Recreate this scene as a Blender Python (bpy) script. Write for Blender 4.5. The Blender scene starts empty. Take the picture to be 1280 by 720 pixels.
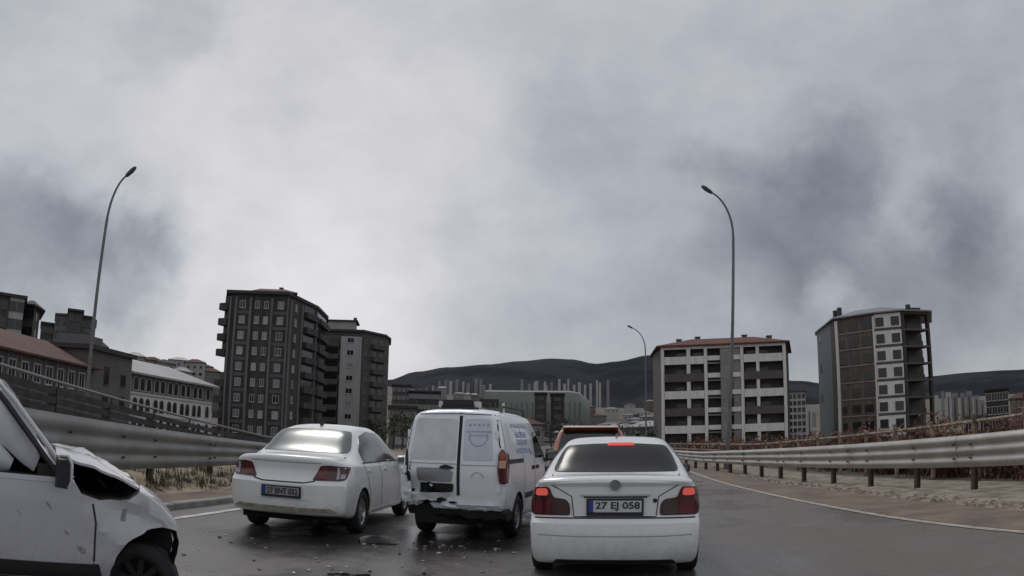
import bpy, bmesh, math, random
from mathutils import Vector, Matrix, noise
from mathutils.bvhtree import BVHTree
R = math.radians
random.seed(7)
sc = bpy.context.scene
COL = sc.collection

# ------------------------------------------------------------------ camera (wide dash camera lens)
CAM_H = 1.4
PITCH, ROLL, FPX = R(12.0), R(0.75), 900.0
cd = bpy.data.cameras.new('camera')
cam = bpy.data.objects.new('camera', cd)
COL.objects.link(cam)
cd.type = 'PANO'
cd.panorama_type = 'FISHEYE_LENS_POLYNOMIAL'
cd.sensor_width = 36
cd.sensor_fit = 'HORIZONTAL'
cd.fisheye_fov = R(180)
for k in range(5):
    setattr(cd, 'fisheye_polynomial_k%d' % k, 0.0)
cd.fisheye_polynomial_k1 = -(1280 / FPX) / 36
cd.clip_start = 0.05
cd.clip_end = 20000
cam.matrix_world = Matrix.Translation((0, 0, CAM_H)) @ Matrix.Rotation(R(90) + PITCH, 4, 'X') @ Matrix.Rotation(ROLL, 4, 'Z')
sc.camera = cam

# ------------------------------------------------------------------ light: overcast sky and one weak soft sun
SUN_EL, SUN_AZ = R(58), R(-28)            # azimuth clockwise from +Y
w = bpy.data.worlds.new('World')
sc.world = w
w.use_nodes = True
nt = w.node_tree
nt.nodes.clear()


class NT:
    """small node helper"""
    def __init__(s, tree):
        s.t = tree

    def n(s, typ, **kw):
        x = s.t.nodes.new(typ)
        for k, v in kw.items():
            setattr(x, k, v)
        return x

    def lk(s, a, b):
        s.t.links.new(a, b)

    def val(s, sock, v):
        if hasattr(v, 'default_value') or hasattr(v, 'is_linked'):
            s.lk(v, sock)
        else:
            sock.default_value = v

    def math(s, op, a, b=None, clamp=False):
        x = s.n('ShaderNodeMath', operation=op, use_clamp=clamp)
        s.val(x.inputs[0], a)
        if b is not None:
            s.val(x.inputs[1], b)
        return x.outputs[0]

    def noise(s, vec, scale, detail=4.0, rough=0.55, dist=0.0, col=False):
        x = s.n('ShaderNodeTexNoise')
        if vec is not None:
            s.lk(vec, x.inputs['Vector'])
        x.inputs['Scale'].default_value = scale
        x.inputs['Detail'].default_value = detail
        x.inputs['Roughness'].default_value = rough
        x.inputs['Distortion'].default_value = dist
        return x.outputs['Color' if col else 'Fac']

    def ramp(s, fac, stops):
        x = s.n('ShaderNodeValToRGB')
        e = x.color_ramp.elements
        while len(e) < len(stops):
            e.new(0.5)
        for el, (p, c) in zip(e, stops):
            el.position = p
            el.color = (*c, 1) if len(c) == 3 else c
        s.lk(fac, x.inputs[0])
        return x.outputs[0]

    def mix(s, fac, a, b, typ='MIX'):
        x = s.n('ShaderNodeMix', data_type='RGBA', blend_type=typ)
        s.val(x.inputs[0], fac)
        s.val(x.inputs[6], a)
        s.val(x.inputs[7], b)
        return x.outputs[2]

    def rng(s, v, a, b, c=0.0, d=1.0, smooth=True):
        x = s.n('ShaderNodeMapRange')
        if smooth:
            x.interpolation_type = 'SMOOTHSTEP'
        s.lk(v, x.inputs[0])
        for i, q in enumerate((a, b, c, d)):
            x.inputs[i + 1].default_value = q
        return x.outputs[0]


N = NT(nt)


def pxray(px, py):
    u = px - 640.0
    v = 360.0 - py
    c, s = math.cos(ROLL), math.sin(ROLL)
    u, v = c * u - s * v, s * u + c * v
    r = math.hypot(u, v) + 1e-9
    th = r / FPX
    d = (u / r * math.sin(th), math.cos(th), v / r * math.sin(th))
    c, s = math.cos(PITCH), math.sin(PITCH)
    return Vector((d[0], c * d[1] - s * d[2], s * d[1] + c * d[2]))


def at(px, py, D):
    """the point seen at this picture position, D metres away over the ground"""
    r = pxray(px, py)
    return Vector((0, 0, CAM_H)) + r * (D / math.hypot(r.x, r.y))


tc = N.n('ShaderNodeTexCoord')
gen = tc.outputs['Generated']
wob = N.n('ShaderNodeVectorMath', operation='MULTIPLY_ADD')
nz = N.noise(gen, 5.0, 9, 0.58, col=True)
sub = N.n('ShaderNodeVectorMath', operation='SUBTRACT')
N.lk(nz, sub.inputs[0])
sub.inputs[1].default_value = (.5, .5, .5)
N.lk(sub.outputs[0], wob.inputs[0])
wob.inputs[1].default_value = (.36, .36, .26)
N.lk(gen, wob.inputs[2])
wdir = wob.outputs[0]
mp = N.n('ShaderNodeMapping')
mp.inputs['Scale'].default_value = (1, 1, 1.7)
N.lk(gen, mp.inputs[0])
big = N.noise(mp.outputs[0], 2.3, 8, 0.55, 0.1)
fine = N.noise(mp.outputs[0], 6.0, 10, 0.60, 0.1)


def blob(px, py, r0, r1):
    """soft-edged cloud mass round one direction of the sky, its rim broken up by noise"""
    dv = N.n('ShaderNodeVectorMath', operation='DISTANCE')
    N.lk(wdir, dv.inputs[0])
    dv.inputs[1].default_value = pxray(px, py).normalized()
    return N.rng(dv.outputs['Value'], r0, r1, 1, 0)


# the light grey cloud deck, brighter ahead to the left where the sun stands behind it
lum = N.math('ADD', N.math('MULTIPLY', N.math('SUBTRACT', big, .5), .24), .50)
lum = N.math('ADD', lum, N.math('MULTIPLY', N.math('SUBTRACT', fine, .5), .25))
lum = N.math('ADD', lum, N.math('MULTIPLY', blob(330, 330, .05, .75), .17))
lum = N.math('SUBTRACT', lum, N.math('MULTIPLY', blob(1080, 330, .05, .62), .055))
for (px, py, a, b, k) in ((50, 330, .04, .22, .20), (150, 325, .02, .13, .13), (90, 285, .02, .10, .06), (10, 285, .04, .13, .08), (225, 20, .04, .12, .11),
                          (1045, 185, .01, .12, .08), (1000, 300, .02, .20, .135), (900, 340, .02, .21, .07), (960, 240, .02, .12, .04), (1215, 235, .01, .16, .09), (1250, 330, .02, .17, .08), (1130, 390, .04, .25, .06), (740, 170, .02, .16, .06), (780, 170, .0, .14, .04),
                          (1180, 350, .03, .24, .07), (640, 360, .02, .26, .05), (760, 390, .02, .30, .05)):
    lum = N.math('SUBTRACT', lum, N.math('MULTIPLY', blob(px, py, a, b), k))
for (px, py, a, b, k) in ((1045, 345, .01, .07, .16), (1125, 200, .01, .09, .08), (1150, 265, .0, .08, .10), (1180, 190, .0, .06, .05), (165, 265, .0, .06, .05), (430, 400, .02, .2, .10), (215, 330, .0, .1, .06)):
    lum = N.math('ADD', lum, N.math('MULTIPLY', blob(px, py, a, b), k))
lum = N.math('MAXIMUM', lum, .12)
tint = N.ramp(lum, [(0.0, (.94, .985, 1.16)), (.27, (.95, .99, 1.12)), (.45, (.955, .995, 1.075)), (.62, (1.0, .99, 1.02))])
cl = N.n('ShaderNodeVectorMath', operation='SCALE')
N.lk(tint, cl.inputs[0])
N.lk(N.math('MULTIPLY', lum, 10.0), cl.inputs['Scale'])
sky = N.n('ShaderNodeTexSky', sky_type='NISHITA')
sky.sun_disc = False
sky.sun_elevation = SUN_EL
sky.sun_rotation = SUN_AZ
cover = N.mix(.94, sky.outputs[0], cl.outputs[0])
bg = N.n('ShaderNodeBackground')
N.lk(cover, bg.inputs[0])
bg.inputs[1].default_value = 0.1
wo = N.n('ShaderNodeOutputWorld')
N.lk(bg.outputs[0], wo.inputs[0])

sl = bpy.data.lights.new('sun', 'SUN')
sl.energy = 1.0
sl.angle = R(16)
sl.color = (1.0, .965, .92)
so = bpy.data.objects.new('sun', sl)
COL.objects.link(so)
sd = Vector((math.sin(SUN_AZ) * math.cos(SUN_EL), math.cos(SUN_AZ) * math.cos(SUN_EL), math.sin(SUN_EL)))
so.rotation_euler = sd.to_track_quat('Z', 'Y').to_euler()
so.location = (0, 0, 60)

vs = sc.view_settings
vs.view_transform = 'Standard'
vs.look = 'None'
vs.exposure = 0.0
vs.gamma = 1.0

# ------------------------------------------------------------------ materials
MATS = {}


def mat(name, col, rough=.6, metal=0.0, var=0.0, vscale=6.0, col2=None, bump=0.0, bscale=40.0, coat=0.0, emit=None, estr=0.0,
        alpha=None, spec=.5, trans=0.0, vlo=.35, vhi=.65, streak=False):
    if name in MATS:
        return MATS[name]
    m = bpy.data.materials.new(name)
    m.use_nodes = True
    t = NT(m.node_tree)
    b = m.node_tree.nodes['Principled BSDF']
    b.inputs['Roughness'].default_value = rough
    b.inputs['Metallic'].default_value = metal
    b.inputs['Specular IOR Level'].default_value = spec
    b.inputs['Coat Weight'].default_value = coat
    b.inputs['Coat Roughness'].default_value = .08
    b.inputs['Base Color'].default_value = (*col, 1)
    if trans:
        b.inputs['Transmission Weight'].default_value = trans
    if var or bump or col2:
        o = t.n('ShaderNodeTexCoord').outputs['Object']
        if var or col2:
            ov = o
            if streak:
                mpg = t.n('ShaderNodeMapping')
                mpg.inputs['Scale'].default_value = (4.0, 4.0, .45)
                t.lk(o, mpg.inputs[0])
                ov = mpg.outputs[0]
            f = t.noise(ov, vscale, 6, .65)
            f = t.rng(f, vlo, vhi)
            c2 = col2 or tuple(max(0, c * (1 - var)) for c in col)
            t.lk(t.mix(f, (*col, 1), (*c2, 1)), b.inputs['Base Color'])
        if bump:
            bn = t.n('ShaderNodeBump')
            bn.inputs['Strength'].default_value = bump
            bn.inputs['Distance'].default_value = .02
            t.lk(t.noise(o, bscale, 4, .6), bn.inputs['Height'])
            t.lk(bn.outputs[0], b.inputs['Normal'])
    if emit:
        b.inputs['Emission Color'].default_value = (*emit, 1)
        b.inputs['Emission Strength'].default_value = estr
    m.diffuse_color = (*col, 1)
    MATS[name] = m
    return m


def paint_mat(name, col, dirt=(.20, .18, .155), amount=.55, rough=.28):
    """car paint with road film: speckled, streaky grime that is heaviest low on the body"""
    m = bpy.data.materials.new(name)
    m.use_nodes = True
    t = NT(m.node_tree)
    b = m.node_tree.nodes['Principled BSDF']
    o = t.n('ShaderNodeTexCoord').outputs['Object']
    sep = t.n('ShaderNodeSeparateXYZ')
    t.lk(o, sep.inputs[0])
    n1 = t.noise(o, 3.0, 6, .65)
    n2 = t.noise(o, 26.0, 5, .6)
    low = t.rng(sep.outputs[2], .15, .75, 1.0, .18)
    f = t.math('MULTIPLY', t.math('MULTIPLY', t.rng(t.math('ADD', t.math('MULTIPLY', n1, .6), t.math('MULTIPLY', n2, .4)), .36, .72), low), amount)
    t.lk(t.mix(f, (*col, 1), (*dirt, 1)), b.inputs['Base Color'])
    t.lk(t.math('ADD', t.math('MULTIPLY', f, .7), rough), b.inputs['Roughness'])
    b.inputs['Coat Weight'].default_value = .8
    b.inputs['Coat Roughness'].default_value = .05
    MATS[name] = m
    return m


M_white = paint_mat('white_paint', (.74, .75, .75), amount=.42)
M_white2 = paint_mat('white_paint_sedan', (.76, .77, .76), amount=.45)
M_van = paint_mat('white_paint_van', (.84, .86, .90), amount=.45)
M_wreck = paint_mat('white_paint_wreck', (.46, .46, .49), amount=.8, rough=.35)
M_orange = paint_mat('orange_paint', (.40, .115, .03), amount=.5)
M_silver = mat('grey_panel', (.68, .71, .73), .35, var=.15, vscale=4)
M_glass = mat('dark_glass', (.012, .013, .014), .05, spec=.6, coat=.5)
M_tint = mat('tinted_rear_glass', (.026, .026, .028), .20, spec=.3)
M_sglass = mat('reflecting_glass', (.14, .155, .155), .24, .22, coat=.08)
M_black = mat('black_plastic', (.018, .018, .019), .55, var=.3, vscale=9)
M_dark = mat('dark_cavity', (.008, .008, .008), .9)
M_seam = mat('seam_shadow_gap', (.02, .02, .02), .8)
M_rubber = mat('tyre_rubber', (.02, .02, .021), .8, var=.4, vscale=12)
M_alloy = mat('alloy', (.48, .49, .50), .35, .8, var=.4, vscale=8)
M_chrome = mat('chrome', (.6, .6, .6), .15, 1.0)
M_red = mat('red_lens', (.13, .006, .01), .12, coat=.6, var=.35, vscale=14)
M_redd = mat('dark_red_lens', (.07, .008, .012), .15, coat=.6, var=.4, vscale=14)
M_clear = mat('clear_lens', (.42, .36, .37), .15, coat=.5)
M_lit = mat('lit_brake_lens', (.45, .06, .05), .2, emit=(1.0, .16, .12), estr=.33)
M_lit2 = mat('lit_high_brake_lens', (.6, .05, .05), .2, emit=(1.0, .08, .07), estr=.30)
M_plate = mat('plate_white', (.60, .61, .61), .4, var=.25, vscale=20)
M_plateg = mat('plate_dirty', (.34, .34, .35), .5, var=.35, vscale=20)
M_ink = mat('plate_ink', (.02, .02, .025), .6)
M_tr = mat('plate_blue', (.02, .05, .25), .5)
M_blue = mat('blue_lettering', (.20, .33, .55), .5, var=.3, vscale=30)
M_pale = mat('pale_blue_print', (.42, .50, .62), .5, var=.3, vscale=20)
M_bag = mat('airbag_cloth', (.62, .62, .66), .85, var=.12, vscale=5)
M_galv = mat('galvanised_steel', (.44, .43, .41), .42, .5, col2=(.34, .33, .305), vscale=1.2, bump=.05)
M_galvd = mat('galvanised_dirty', (.27, .27, .26), .5, .4, col2=(.21, .205, .195), vscale=1.0, bump=.05)
M_post = mat('rusty_post', (.10, .075, .055), .7, .3, var=.5, vscale=6)
M_pole = mat('lamp_pole_steel', (.17, .175, .18), .45, .5, var=.25, vscale=3)
M_lamp = mat('lamp_head_grey', (.05, .052, .055), .5)
M_kerb = mat('kerb_concrete', (.33, .325, .31), .85, var=.3, vscale=3, bump=.3, bscale=30)
M_conc = mat('raw_concrete', (.27, .265, .255), .85, var=.25, vscale=.6, bump=.1, bscale=6)
M_plank = mat('dark_timber', (.062, .054, .05), .8, col2=(.035, .032, .032), vscale=3.0, bump=.2, bscale=12)
M_rail = mat('weathered_rail', (.36, .28, .22), .7, .0, col2=(.11, .075, .06), vscale=5)
M_handrail = mat('grey_handrail', (.19, .19, .20), .5, .4)
M_line = mat('road_line', (.55, .54, .51), .7, col2=(.22, .21, .20), vscale=3.5, vlo=.42, vhi=.72, bump=.05)
M_linew = mat('road_line_dusty', (.36, .32, .28), .75, col2=(.17, .15, .135), vscale=4.5, vlo=.42, vhi=.72)
M_sand = mat('dry_verge', (.34, .28, .20), .95, col2=(.13, .10, .07), vscale=1.6, bump=.8, bscale=9)
M_dust = mat('dusty_shoulder', (.19, .145, .110), .85, col2=(.11, .085, .067), vscale=1.1, bump=.2, bscale=40)
M_rock = mat('verge_rock', (.25, .20, .15), .9, col2=(.11, .09, .07), vscale=6)
M_grassd = mat('dry_grass', (.13, .11, .055), .9, col2=(.05, .055, .03), vscale=4)
M_twig = mat('red_brown_twigs', (.20, .088, .055), .85, col2=(.085, .048, .036), vscale=3)
M_leaf = mat('dark_foliage', (.05, .06, .035), .8, col2=(.025, .03, .02), vscale=2)
M_bark = mat('bark', (.06, .045, .035), .9)
M_shard = mat('broken_plastic', (.5, .5, .5), .4, col2=(.25, .25, .26), vscale=40)

# asphalt: wet, patchy
ma = bpy.data.materials.new('wet_asphalt')
ma.use_nodes = True
t = NT(ma.node_tree)
b = ma.node_tree.nodes['Principled BSDF']
o = t.n('ShaderNodeTexCoord').outputs['Object']
g = t.noise(o, 55, 3, .7)
patch1 = t.noise(o, .34, 6, .6, .4)
wet = t.rng(patch1, .44, .56)
stre = t.n('ShaderNodeMapping')
stre.inputs['Scale'].default_value = (1.3, .12, 1)
t.lk(o, stre.inputs[0])
lane = t.noise(stre.outputs[0], 1.2, 4, .55)
base = t.mix(t.rng(g, .3, .7), (.098, .090, .084, 1), (.150, .138, .130, 1))
base = t.mix(t.math('MULTIPLY', t.rng(lane, .4, .65), .45), base, (.078, .072, .068, 1))
sx = t.n('ShaderNodeSeparateXYZ')
t.lk(o, sx.inputs[0])
dusty = t.math('MULTIPLY', t.rng(t.math('ADD', sx.outputs[0], t.math('MULTIPLY', patch1, 3.0)), 2.2, 7.5), .75)
base = t.mix(dusty, base, (.104, .081, .066, 1))
vor = t.n('ShaderNodeTexVoronoi', feature='DISTANCE_TO_EDGE')
wv_ = t.n('ShaderNodeVectorMath', operation='MULTIPLY_ADD')
t.lk(t.noise(o, 2.2, 6, .65, col=True), wv_.inputs[0])
wv_.inputs[1].default_value = (.9, .9, 0)
t.lk(o, wv_.inputs[2])
t.lk(wv_.outputs[0], vor.inputs['Vector'])
vor.inputs['Scale'].default_value = .42
crack = t.math('MULTIPLY', t.rng(vor.outputs['Distance'], .004, .014, 1, 0), t.rng(t.noise(o, .5, 3, .5), .48, .56))
base = t.mix(t.math('MULTIPLY', crack, .35), base, (.02, .019, .018, 1))
spots = t.rng(t.noise(o, 7.0, 2, .4), .66, .74)
base = t.mix(t.math('MULTIPLY', spots, .5), base, (.028, .026, .025, 1))
coarse = t.noise(o, 170, 2, .6)
base = t.mix(t.math('MULTIPLY', t.rng(coarse, .55, .72), .35), base, (.16, .15, .14, 1))
spill_shade = None  # wet spill at the cars, its dark colour also painting the shade under them
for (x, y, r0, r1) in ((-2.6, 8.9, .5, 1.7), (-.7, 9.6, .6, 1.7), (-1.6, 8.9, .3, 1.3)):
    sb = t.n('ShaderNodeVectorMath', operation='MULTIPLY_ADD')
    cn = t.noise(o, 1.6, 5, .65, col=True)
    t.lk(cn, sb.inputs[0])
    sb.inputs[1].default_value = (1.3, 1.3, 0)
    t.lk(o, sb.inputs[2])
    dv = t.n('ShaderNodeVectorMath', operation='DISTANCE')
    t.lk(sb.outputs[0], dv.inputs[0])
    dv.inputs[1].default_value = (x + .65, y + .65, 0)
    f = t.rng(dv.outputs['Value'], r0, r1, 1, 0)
    spill_shade = f if spill_shade is None else t.math('MAXIMUM', spill_shade, f)
base = t.mix(t.math('MULTIPLY', spill_shade, .85), base, (.010, .0097, .0097, 1))
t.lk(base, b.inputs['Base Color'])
ro = t.math('MAXIMUM', t.math('SUBTRACT', t.math('ADD', .13, t.math('MULTIPLY', wet, .30)), t.math('MULTIPLY', spill_shade, .16)), .10)
t.lk(t.math('ADD', ro, t.math('MULTIPLY', g, .1)), b.inputs['Roughness'])
b.inputs['Specular IOR Level'].default_value = .45
bn = t.n('ShaderNodeBump')
bn.inputs['Strength'].default_value = .35
bn.inputs['Distance'].default_value = .006
t.lk(g, bn.inputs['Height'])
t.lk(bn.outputs[0], b.inputs['Normal'])
MATS['wet_asphalt'] = ma

# ------------------------------------------------------------------ mesh helpers


class MB:
    def __init__(s):
        s.v = []
        s.f = []
        s.m = []

    def add(s, vs, fs, m=0):
        k = len(s.v)
        s.v += [tuple(v) for v in vs]
        s.f += [tuple(i + k for i in f) for f in fs]
        s.m += [m] * len(fs)

    def box(s, x0, x1, y0, y1, z0, z1, m=0):
        s.add([(x0, y0, z0), (x1, y0, z0), (x1, y1, z0), (x0, y1, z0), (x0, y0, z1), (x1, y0, z1), (x1, y1, z1), (x0, y1, z1)],
              [(0, 3, 2, 1), (4, 5, 6, 7), (0, 1, 5, 4), (1, 2, 6, 5), (2, 3, 7, 6), (3, 0, 4, 7)], m)

    def fbox(s, F, u0, u1, z0, z1, out, inn=0.0, m=0):
        """box on a facade F = (p0, p1): from u0 to u1 along it, sticking out and reaching in"""
        p0, p1 = Vector(F[0][:2]), Vector(F[1][:2])
        u = (p1 - p0).normalized()
        n = Vector((u.y, -u.x))
        vs = []
        for z in (z0, z1):
            for (a, d) in ((u0, out), (u1, out), (u1, -inn), (u0, -inn)):
                q = p0 + u * a + n * d
                vs.append((q.x, q.y, z))
        s.add(vs, [(0, 3, 2, 1), (4, 5, 6, 7), (0, 1, 5, 4), (1, 2, 6, 5), (2, 3, 7, 6), (3, 0, 4, 7)], m)

    def prism(s, poly, z0, z1, m=0, mt=None):
        n = len(poly)
        vs = [(p[0], p[1], z0) for p in poly] + [(p[0], p[1], z1) for p in poly]
        s.add(vs, [(i, (i + 1) % n, (i + 1) % n + n, i + n) for i in range(n)] + [tuple(range(n - 1, -1, -1))], m)
        s.add([(p[0], p[1], z1) for p in poly], [tuple(range(n))], m if mt is None else mt)

    def hip(s, poly, z0, h, shrink=.35, over=.5, m=0, thick=.25):
        """hipped roof over a footprint: eaves slab plus a smaller raised ridge outline"""
        c = sum((Vector(p[:2]) for p in poly), Vector((0, 0))) / len(poly)
        n = len(poly)
        big = [c + (Vector(p[:2]) - c) * (1 + over / max(1, (Vector(p[:2]) - c).length)) for p in poly]
        sm = [c + (Vector(p[:2]) - c) * shrink for p in poly]
        vs = [(p.x, p.y, z0) for p in big] + [(p.x, p.y, z0 + thick) for p in big] + [(p.x, p.y, z0 + thick + h) for p in sm]
        fs = [tuple(range(n - 1, -1, -1))]
        for i in range(n):
            j = (i + 1) % n
            fs += [(i, j, j + n, i + n), (i + n, j + n, j + 2 * n, i + 2 * n)]
        fs.append(tuple(range(2 * n, 3 * n)))
        s.add(vs, fs, m)

    def tube(s, pts, r, n=10, m=0, cap=True):
        pts = [Vector(p) for p in pts]
        rs = r if isinstance(r, (list, tuple)) else [r] * len(pts)
        vs = []
        up = Vector((0, 0, 1))
        ref = None
        for i, p in enumerate(pts):
            d = (pts[min(i + 1, len(pts) - 1)] - pts[max(i - 1, 0)]).normalized()
            if ref is None:
                ref = up if abs(d.z) < .9 else Vector((1, 0, 0))
            a = d.cross(ref).normalized()
            bb = a.cross(d).normalized()
            ref = bb
            for k in range(n):
                q = 2 * math.pi * k / n
                vs.append(p + (a * math.cos(q) + bb * math.sin(q)) * rs[i])
        fs = []
        for i in range(len(pts) - 1):
            for k in range(n):
                k2 = (k + 1) % n
                fs.append((i * n + k, i * n + k2, (i + 1) * n + k2, (i + 1) * n + k))
        if cap:
            fs.append(tuple(range(n - 1, -1, -1)))
            fs.append(tuple((len(pts) - 1) * n + k for k in range(n)))
        s.add(vs, fs, m)

    def lathe_x(s, prof, n=28, m=0, cx=0.0):
        """prof: (x, r) pairs turned about the x axis"""
        vs = []
        for (x, r) in prof:
            for k in range(n):
                q = 2 * math.pi * k / n
                vs.append((x + cx, r * math.cos(q), r * math.sin(q)))
        fs = []
        for i in range(len(prof) - 1):
            for k in range(n):
                k2 = (k + 1) % n
                fs.append((i * n + k, (i + 1) * n + k, (i + 1) * n + k2, i * n + k2))
        s.add(vs, fs, m)

    def mesh(s, name, mats, smooth=False, fix=False):
        me = bpy.data.meshes.new(name)
        me.from_pydata(s.v, [], s.f)
        for q in (mats if isinstance(mats, (list, tuple)) else [mats]):
            me.materials.append(q)
        me.polygons.foreach_set('material_index', s.m)
        if fix:
            bm = bmesh.new()
            bm.from_mesh(me)
            bmesh.ops.recalc_face_normals(bm, faces=bm.faces)
            bm.to_mesh(me)
            bm.free()
        if smooth:
            me.polygons.foreach_set('use_smooth', [True] * len(me.polygons))
            me.set_sharp_from_angle(angle=R(smooth if smooth is not True else 40))
        me.update()
        return me

    def build(s, name, mats, parent=None, smooth=False, fix=False, **kw):
        return link(name, s.mesh(name, mats, smooth, fix), parent, **kw)


def link(name, me, parent=None, loc=None, rotz=None, **kw):
    o = bpy.data.objects.new(name, me)
    COL.objects.link(o)
    if parent:
        o.parent = parent
    if loc is not None:
        o.location = loc
    if rotz is not None:
        o.rotation_euler.z = rotz
    for k, v in kw.items():
        o[k] = v
    return o


def thing(name, label, cat, loc=(0, 0, 0), rotz=0.0, group=None):
    o = bpy.data.objects.new(name, None)
    COL.objects.link(o)
    o.location = loc
    o.rotation_euler.z = rotz
    o.empty_display_size = .2
    o['label'] = label
    o['category'] = cat
    if group:
        o['group'] = group
    return o


def tag(o, label, cat, group=None):
    o['label'] = label
    o['category'] = cat
    if group:
        o['group'] = group
    return o


def copy_tree(o, parent=None):
    c = o.copy()
    COL.objects.link(c)
    c.parent = parent
    for ch in list(o.children):
        copy_tree(ch, c)
    return c


def text_mesh(body, size, bold=True, squeeze=1.0, extrude=.002):
    cu = bpy.data.curves.new('lettering', 'FONT')
    cu.body = body
    cu.size = size
    cu.align_x = 'CENTER'
    cu.align_y = 'CENTER'
    cu.extrude = extrude
    if bold:
        cu.offset = size * .022
    cu.resolution_u = 4
    o = bpy.data.objects.new('lettering', cu)
    COL.objects.link(o)
    bpy.context.view_layer.update()
    me = bpy.data.meshes.new_from_object(o.evaluated_get(bpy.context.evaluated_depsgraph_get()))
    bpy.data.objects.remove(o)
    for v in me.vertices:       # stand it up: reads from -y
        v.co = Vector((v.co.x * squeeze, -v.co.z, v.co.y))
    return me
# ------------------------------------------------------------------ ground, road, kerb, lines


def sstep(a, b, x):
    q = max(0.0, min(1.0, (x - a) / (b - a)))
    return q * q * (3 - 2 * q)


def gz(x, y):
    """height of the land"""
    d = math.hypot(x, y)
    z = -.03
    right = sstep(13, 32, x)
    left = sstep(-13, -24, x)
    z += -2.6 * right - 2.0 * left
    fwd = sstep(110, 190, y) * (1 - max(right, left))
    z += -3.0 * fwd
    z += 48 * sstep(260, 1050, y) * sstep(-500, -150, x)
    if x < -40:
        z += 26 * sstep(0, 260, -x - 40 + max(0, (y - 150)) * .12) * sstep(20, 120, d)
    z += (noise.noise(Vector((x * .02, y * .02, 3))) * 1.2) * sstep(40, 150, d)
    return z


xs = sorted(set([-4000, -2500, -1500, -1000, -700, -500] + list(range(-400, 401, 20)) + list(range(-60, 61, 4)) + [500, 700, 1000, 1500, 2500, 4000]))
ys = sorted(set([-400, -200, -100, -60, -30, -15] + list(range(0, 60, 4)) + list(range(60, 500, 20)) + [550, 600, 700, 850, 1000, 1300, 1700, 2200, 3000, 4500, 6000]))
g = MB()
g.v = [(x, y, gz(x, y)) for y in ys for x in xs]
nx = len(xs)
g.f = [(j * nx + i, j * nx + i + 1, (j + 1) * nx + i + 1, (j + 1) * nx + i) for j in range(len(ys) - 1) for i in range(nx - 1)]
g.m = [0] * len(g.f)
M_land = mat('bare_land', (.15, .125, .095), .95, col2=(.085, .08, .062), vscale=.05, bump=.3, bscale=1.0)
g.build('ground', M_land, smooth=True, kind='structure')


def rail_x(y):
    return 8.45 + (.0117 * (22 - y) ** 2 if y < 22 else 0.0)


def line_x(y):
    return 6.0 + (.0045 * (y - 11) ** 2 if y > 11 else .02 * (11 - y) ** 2) if y < 26 else 7.0 + .135 * (y - 26)


def left_x(y):      # kerb face
    return -5.35 + .12 * (y - 10.7) if y < 24 else -3.75 + .02 * (y - 24)


def strip(name, fa, fb, z, y0, y1, step, m, za=None, **kw):
    mb = MB()
    n = max(1, int((y1 - y0) / step))
    vs = []
    for i in range(n + 1):
        y = y0 + (y1 - y0) * i / n
        vs += [(fa(y), y, z), (fb(y), y, z if za is None else za)]
    mb.add(vs, [(2 * i, 2 * i + 1, 2 * i + 3, 2 * i + 2) for i in range(n)])
    return mb.build(name, m, **kw)


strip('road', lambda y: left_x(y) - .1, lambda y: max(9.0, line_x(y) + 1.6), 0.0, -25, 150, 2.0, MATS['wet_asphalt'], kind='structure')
strip('shoulder', lambda y: line_x(y) + .13, lambda y: line_x(y) + 2.0 if y > 26 else max(7.75, line_x(y) + 1.3), 0.004, -25, 150, 1.0, M_dust, kind='structure')
# edge lines with worn, ragged rims


def worn_line(name, fx, wdt, y0, y1, m, seed):
    mb = MB()
    n = int((y1 - y0) / .12)
    vs = []
    for i in range(n + 1):
        y = y0 + (y1 - y0) * i / n
        a = noise.noise(Vector((y * 3.1, seed, 0))) * .02
        c = noise.noise(Vector((y * 3.7, seed + 9, 0))) * .02
        vs += [(fx(y) - wdt / 2 + a, y, .008), (fx(y) + wdt / 2 + c, y, .008)]
    mb.add(vs, [(2 * i, 2 * i + 1, 2 * i + 3, 2 * i + 2) for i in range(n)])
    return mb.build(name, m, kind='structure')


worn_line('road_edge_line', line_x, .17, 1, 60, M_linew, 1.0)
worn_line('road_edge_line', lambda y: left_x(y) + .62, .15, 1, 60, M_line, 5.0)
# kerb: one stone after another, then a pavement strip
kerb = tag(thing('kerb', 'grey concrete kerb edging the road below the dark guardrail', 'kerb', (0, 0, 0)), 'grey concrete kerb edging the road below the dark guardrail', 'kerb')
y = 2.0
while y < 32:
    y2 = y + .98
    mb = MB()
    h = .115 + random.uniform(-.008, .008)
    a, c = left_x(y), left_x(y2 - .02)
    e = .02
    vs = [(a, y, 0), (c, y2 - .02, 0), (c, y2 - .02, h - e), (c - e, y2 - .02, h), (c - .16, y2 - .02, h), (c - .16, y2 - .02, 0),
          (a, y, h - e), (a - e, y, h), (a - .16, y, h), (a - .16, y, 0)]
    mb.add(vs, [(0, 1, 2, 6), (6, 2, 3, 7), (7, 3, 4, 8), (8, 4, 5, 9), (0, 6, 7, 8, 9), (1, 5, 4, 3, 2)])
    mb.build('kerb_stone', M_kerb, kerb, fix=True)
    y = y2
strip('pavement', lambda y: left_x(y) - 1.0, lambda y: left_x(y) - .16, .10, -10, 60, 1.5, M_dust, kind='structure')

# rough verges (bumpy sheets)


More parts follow.
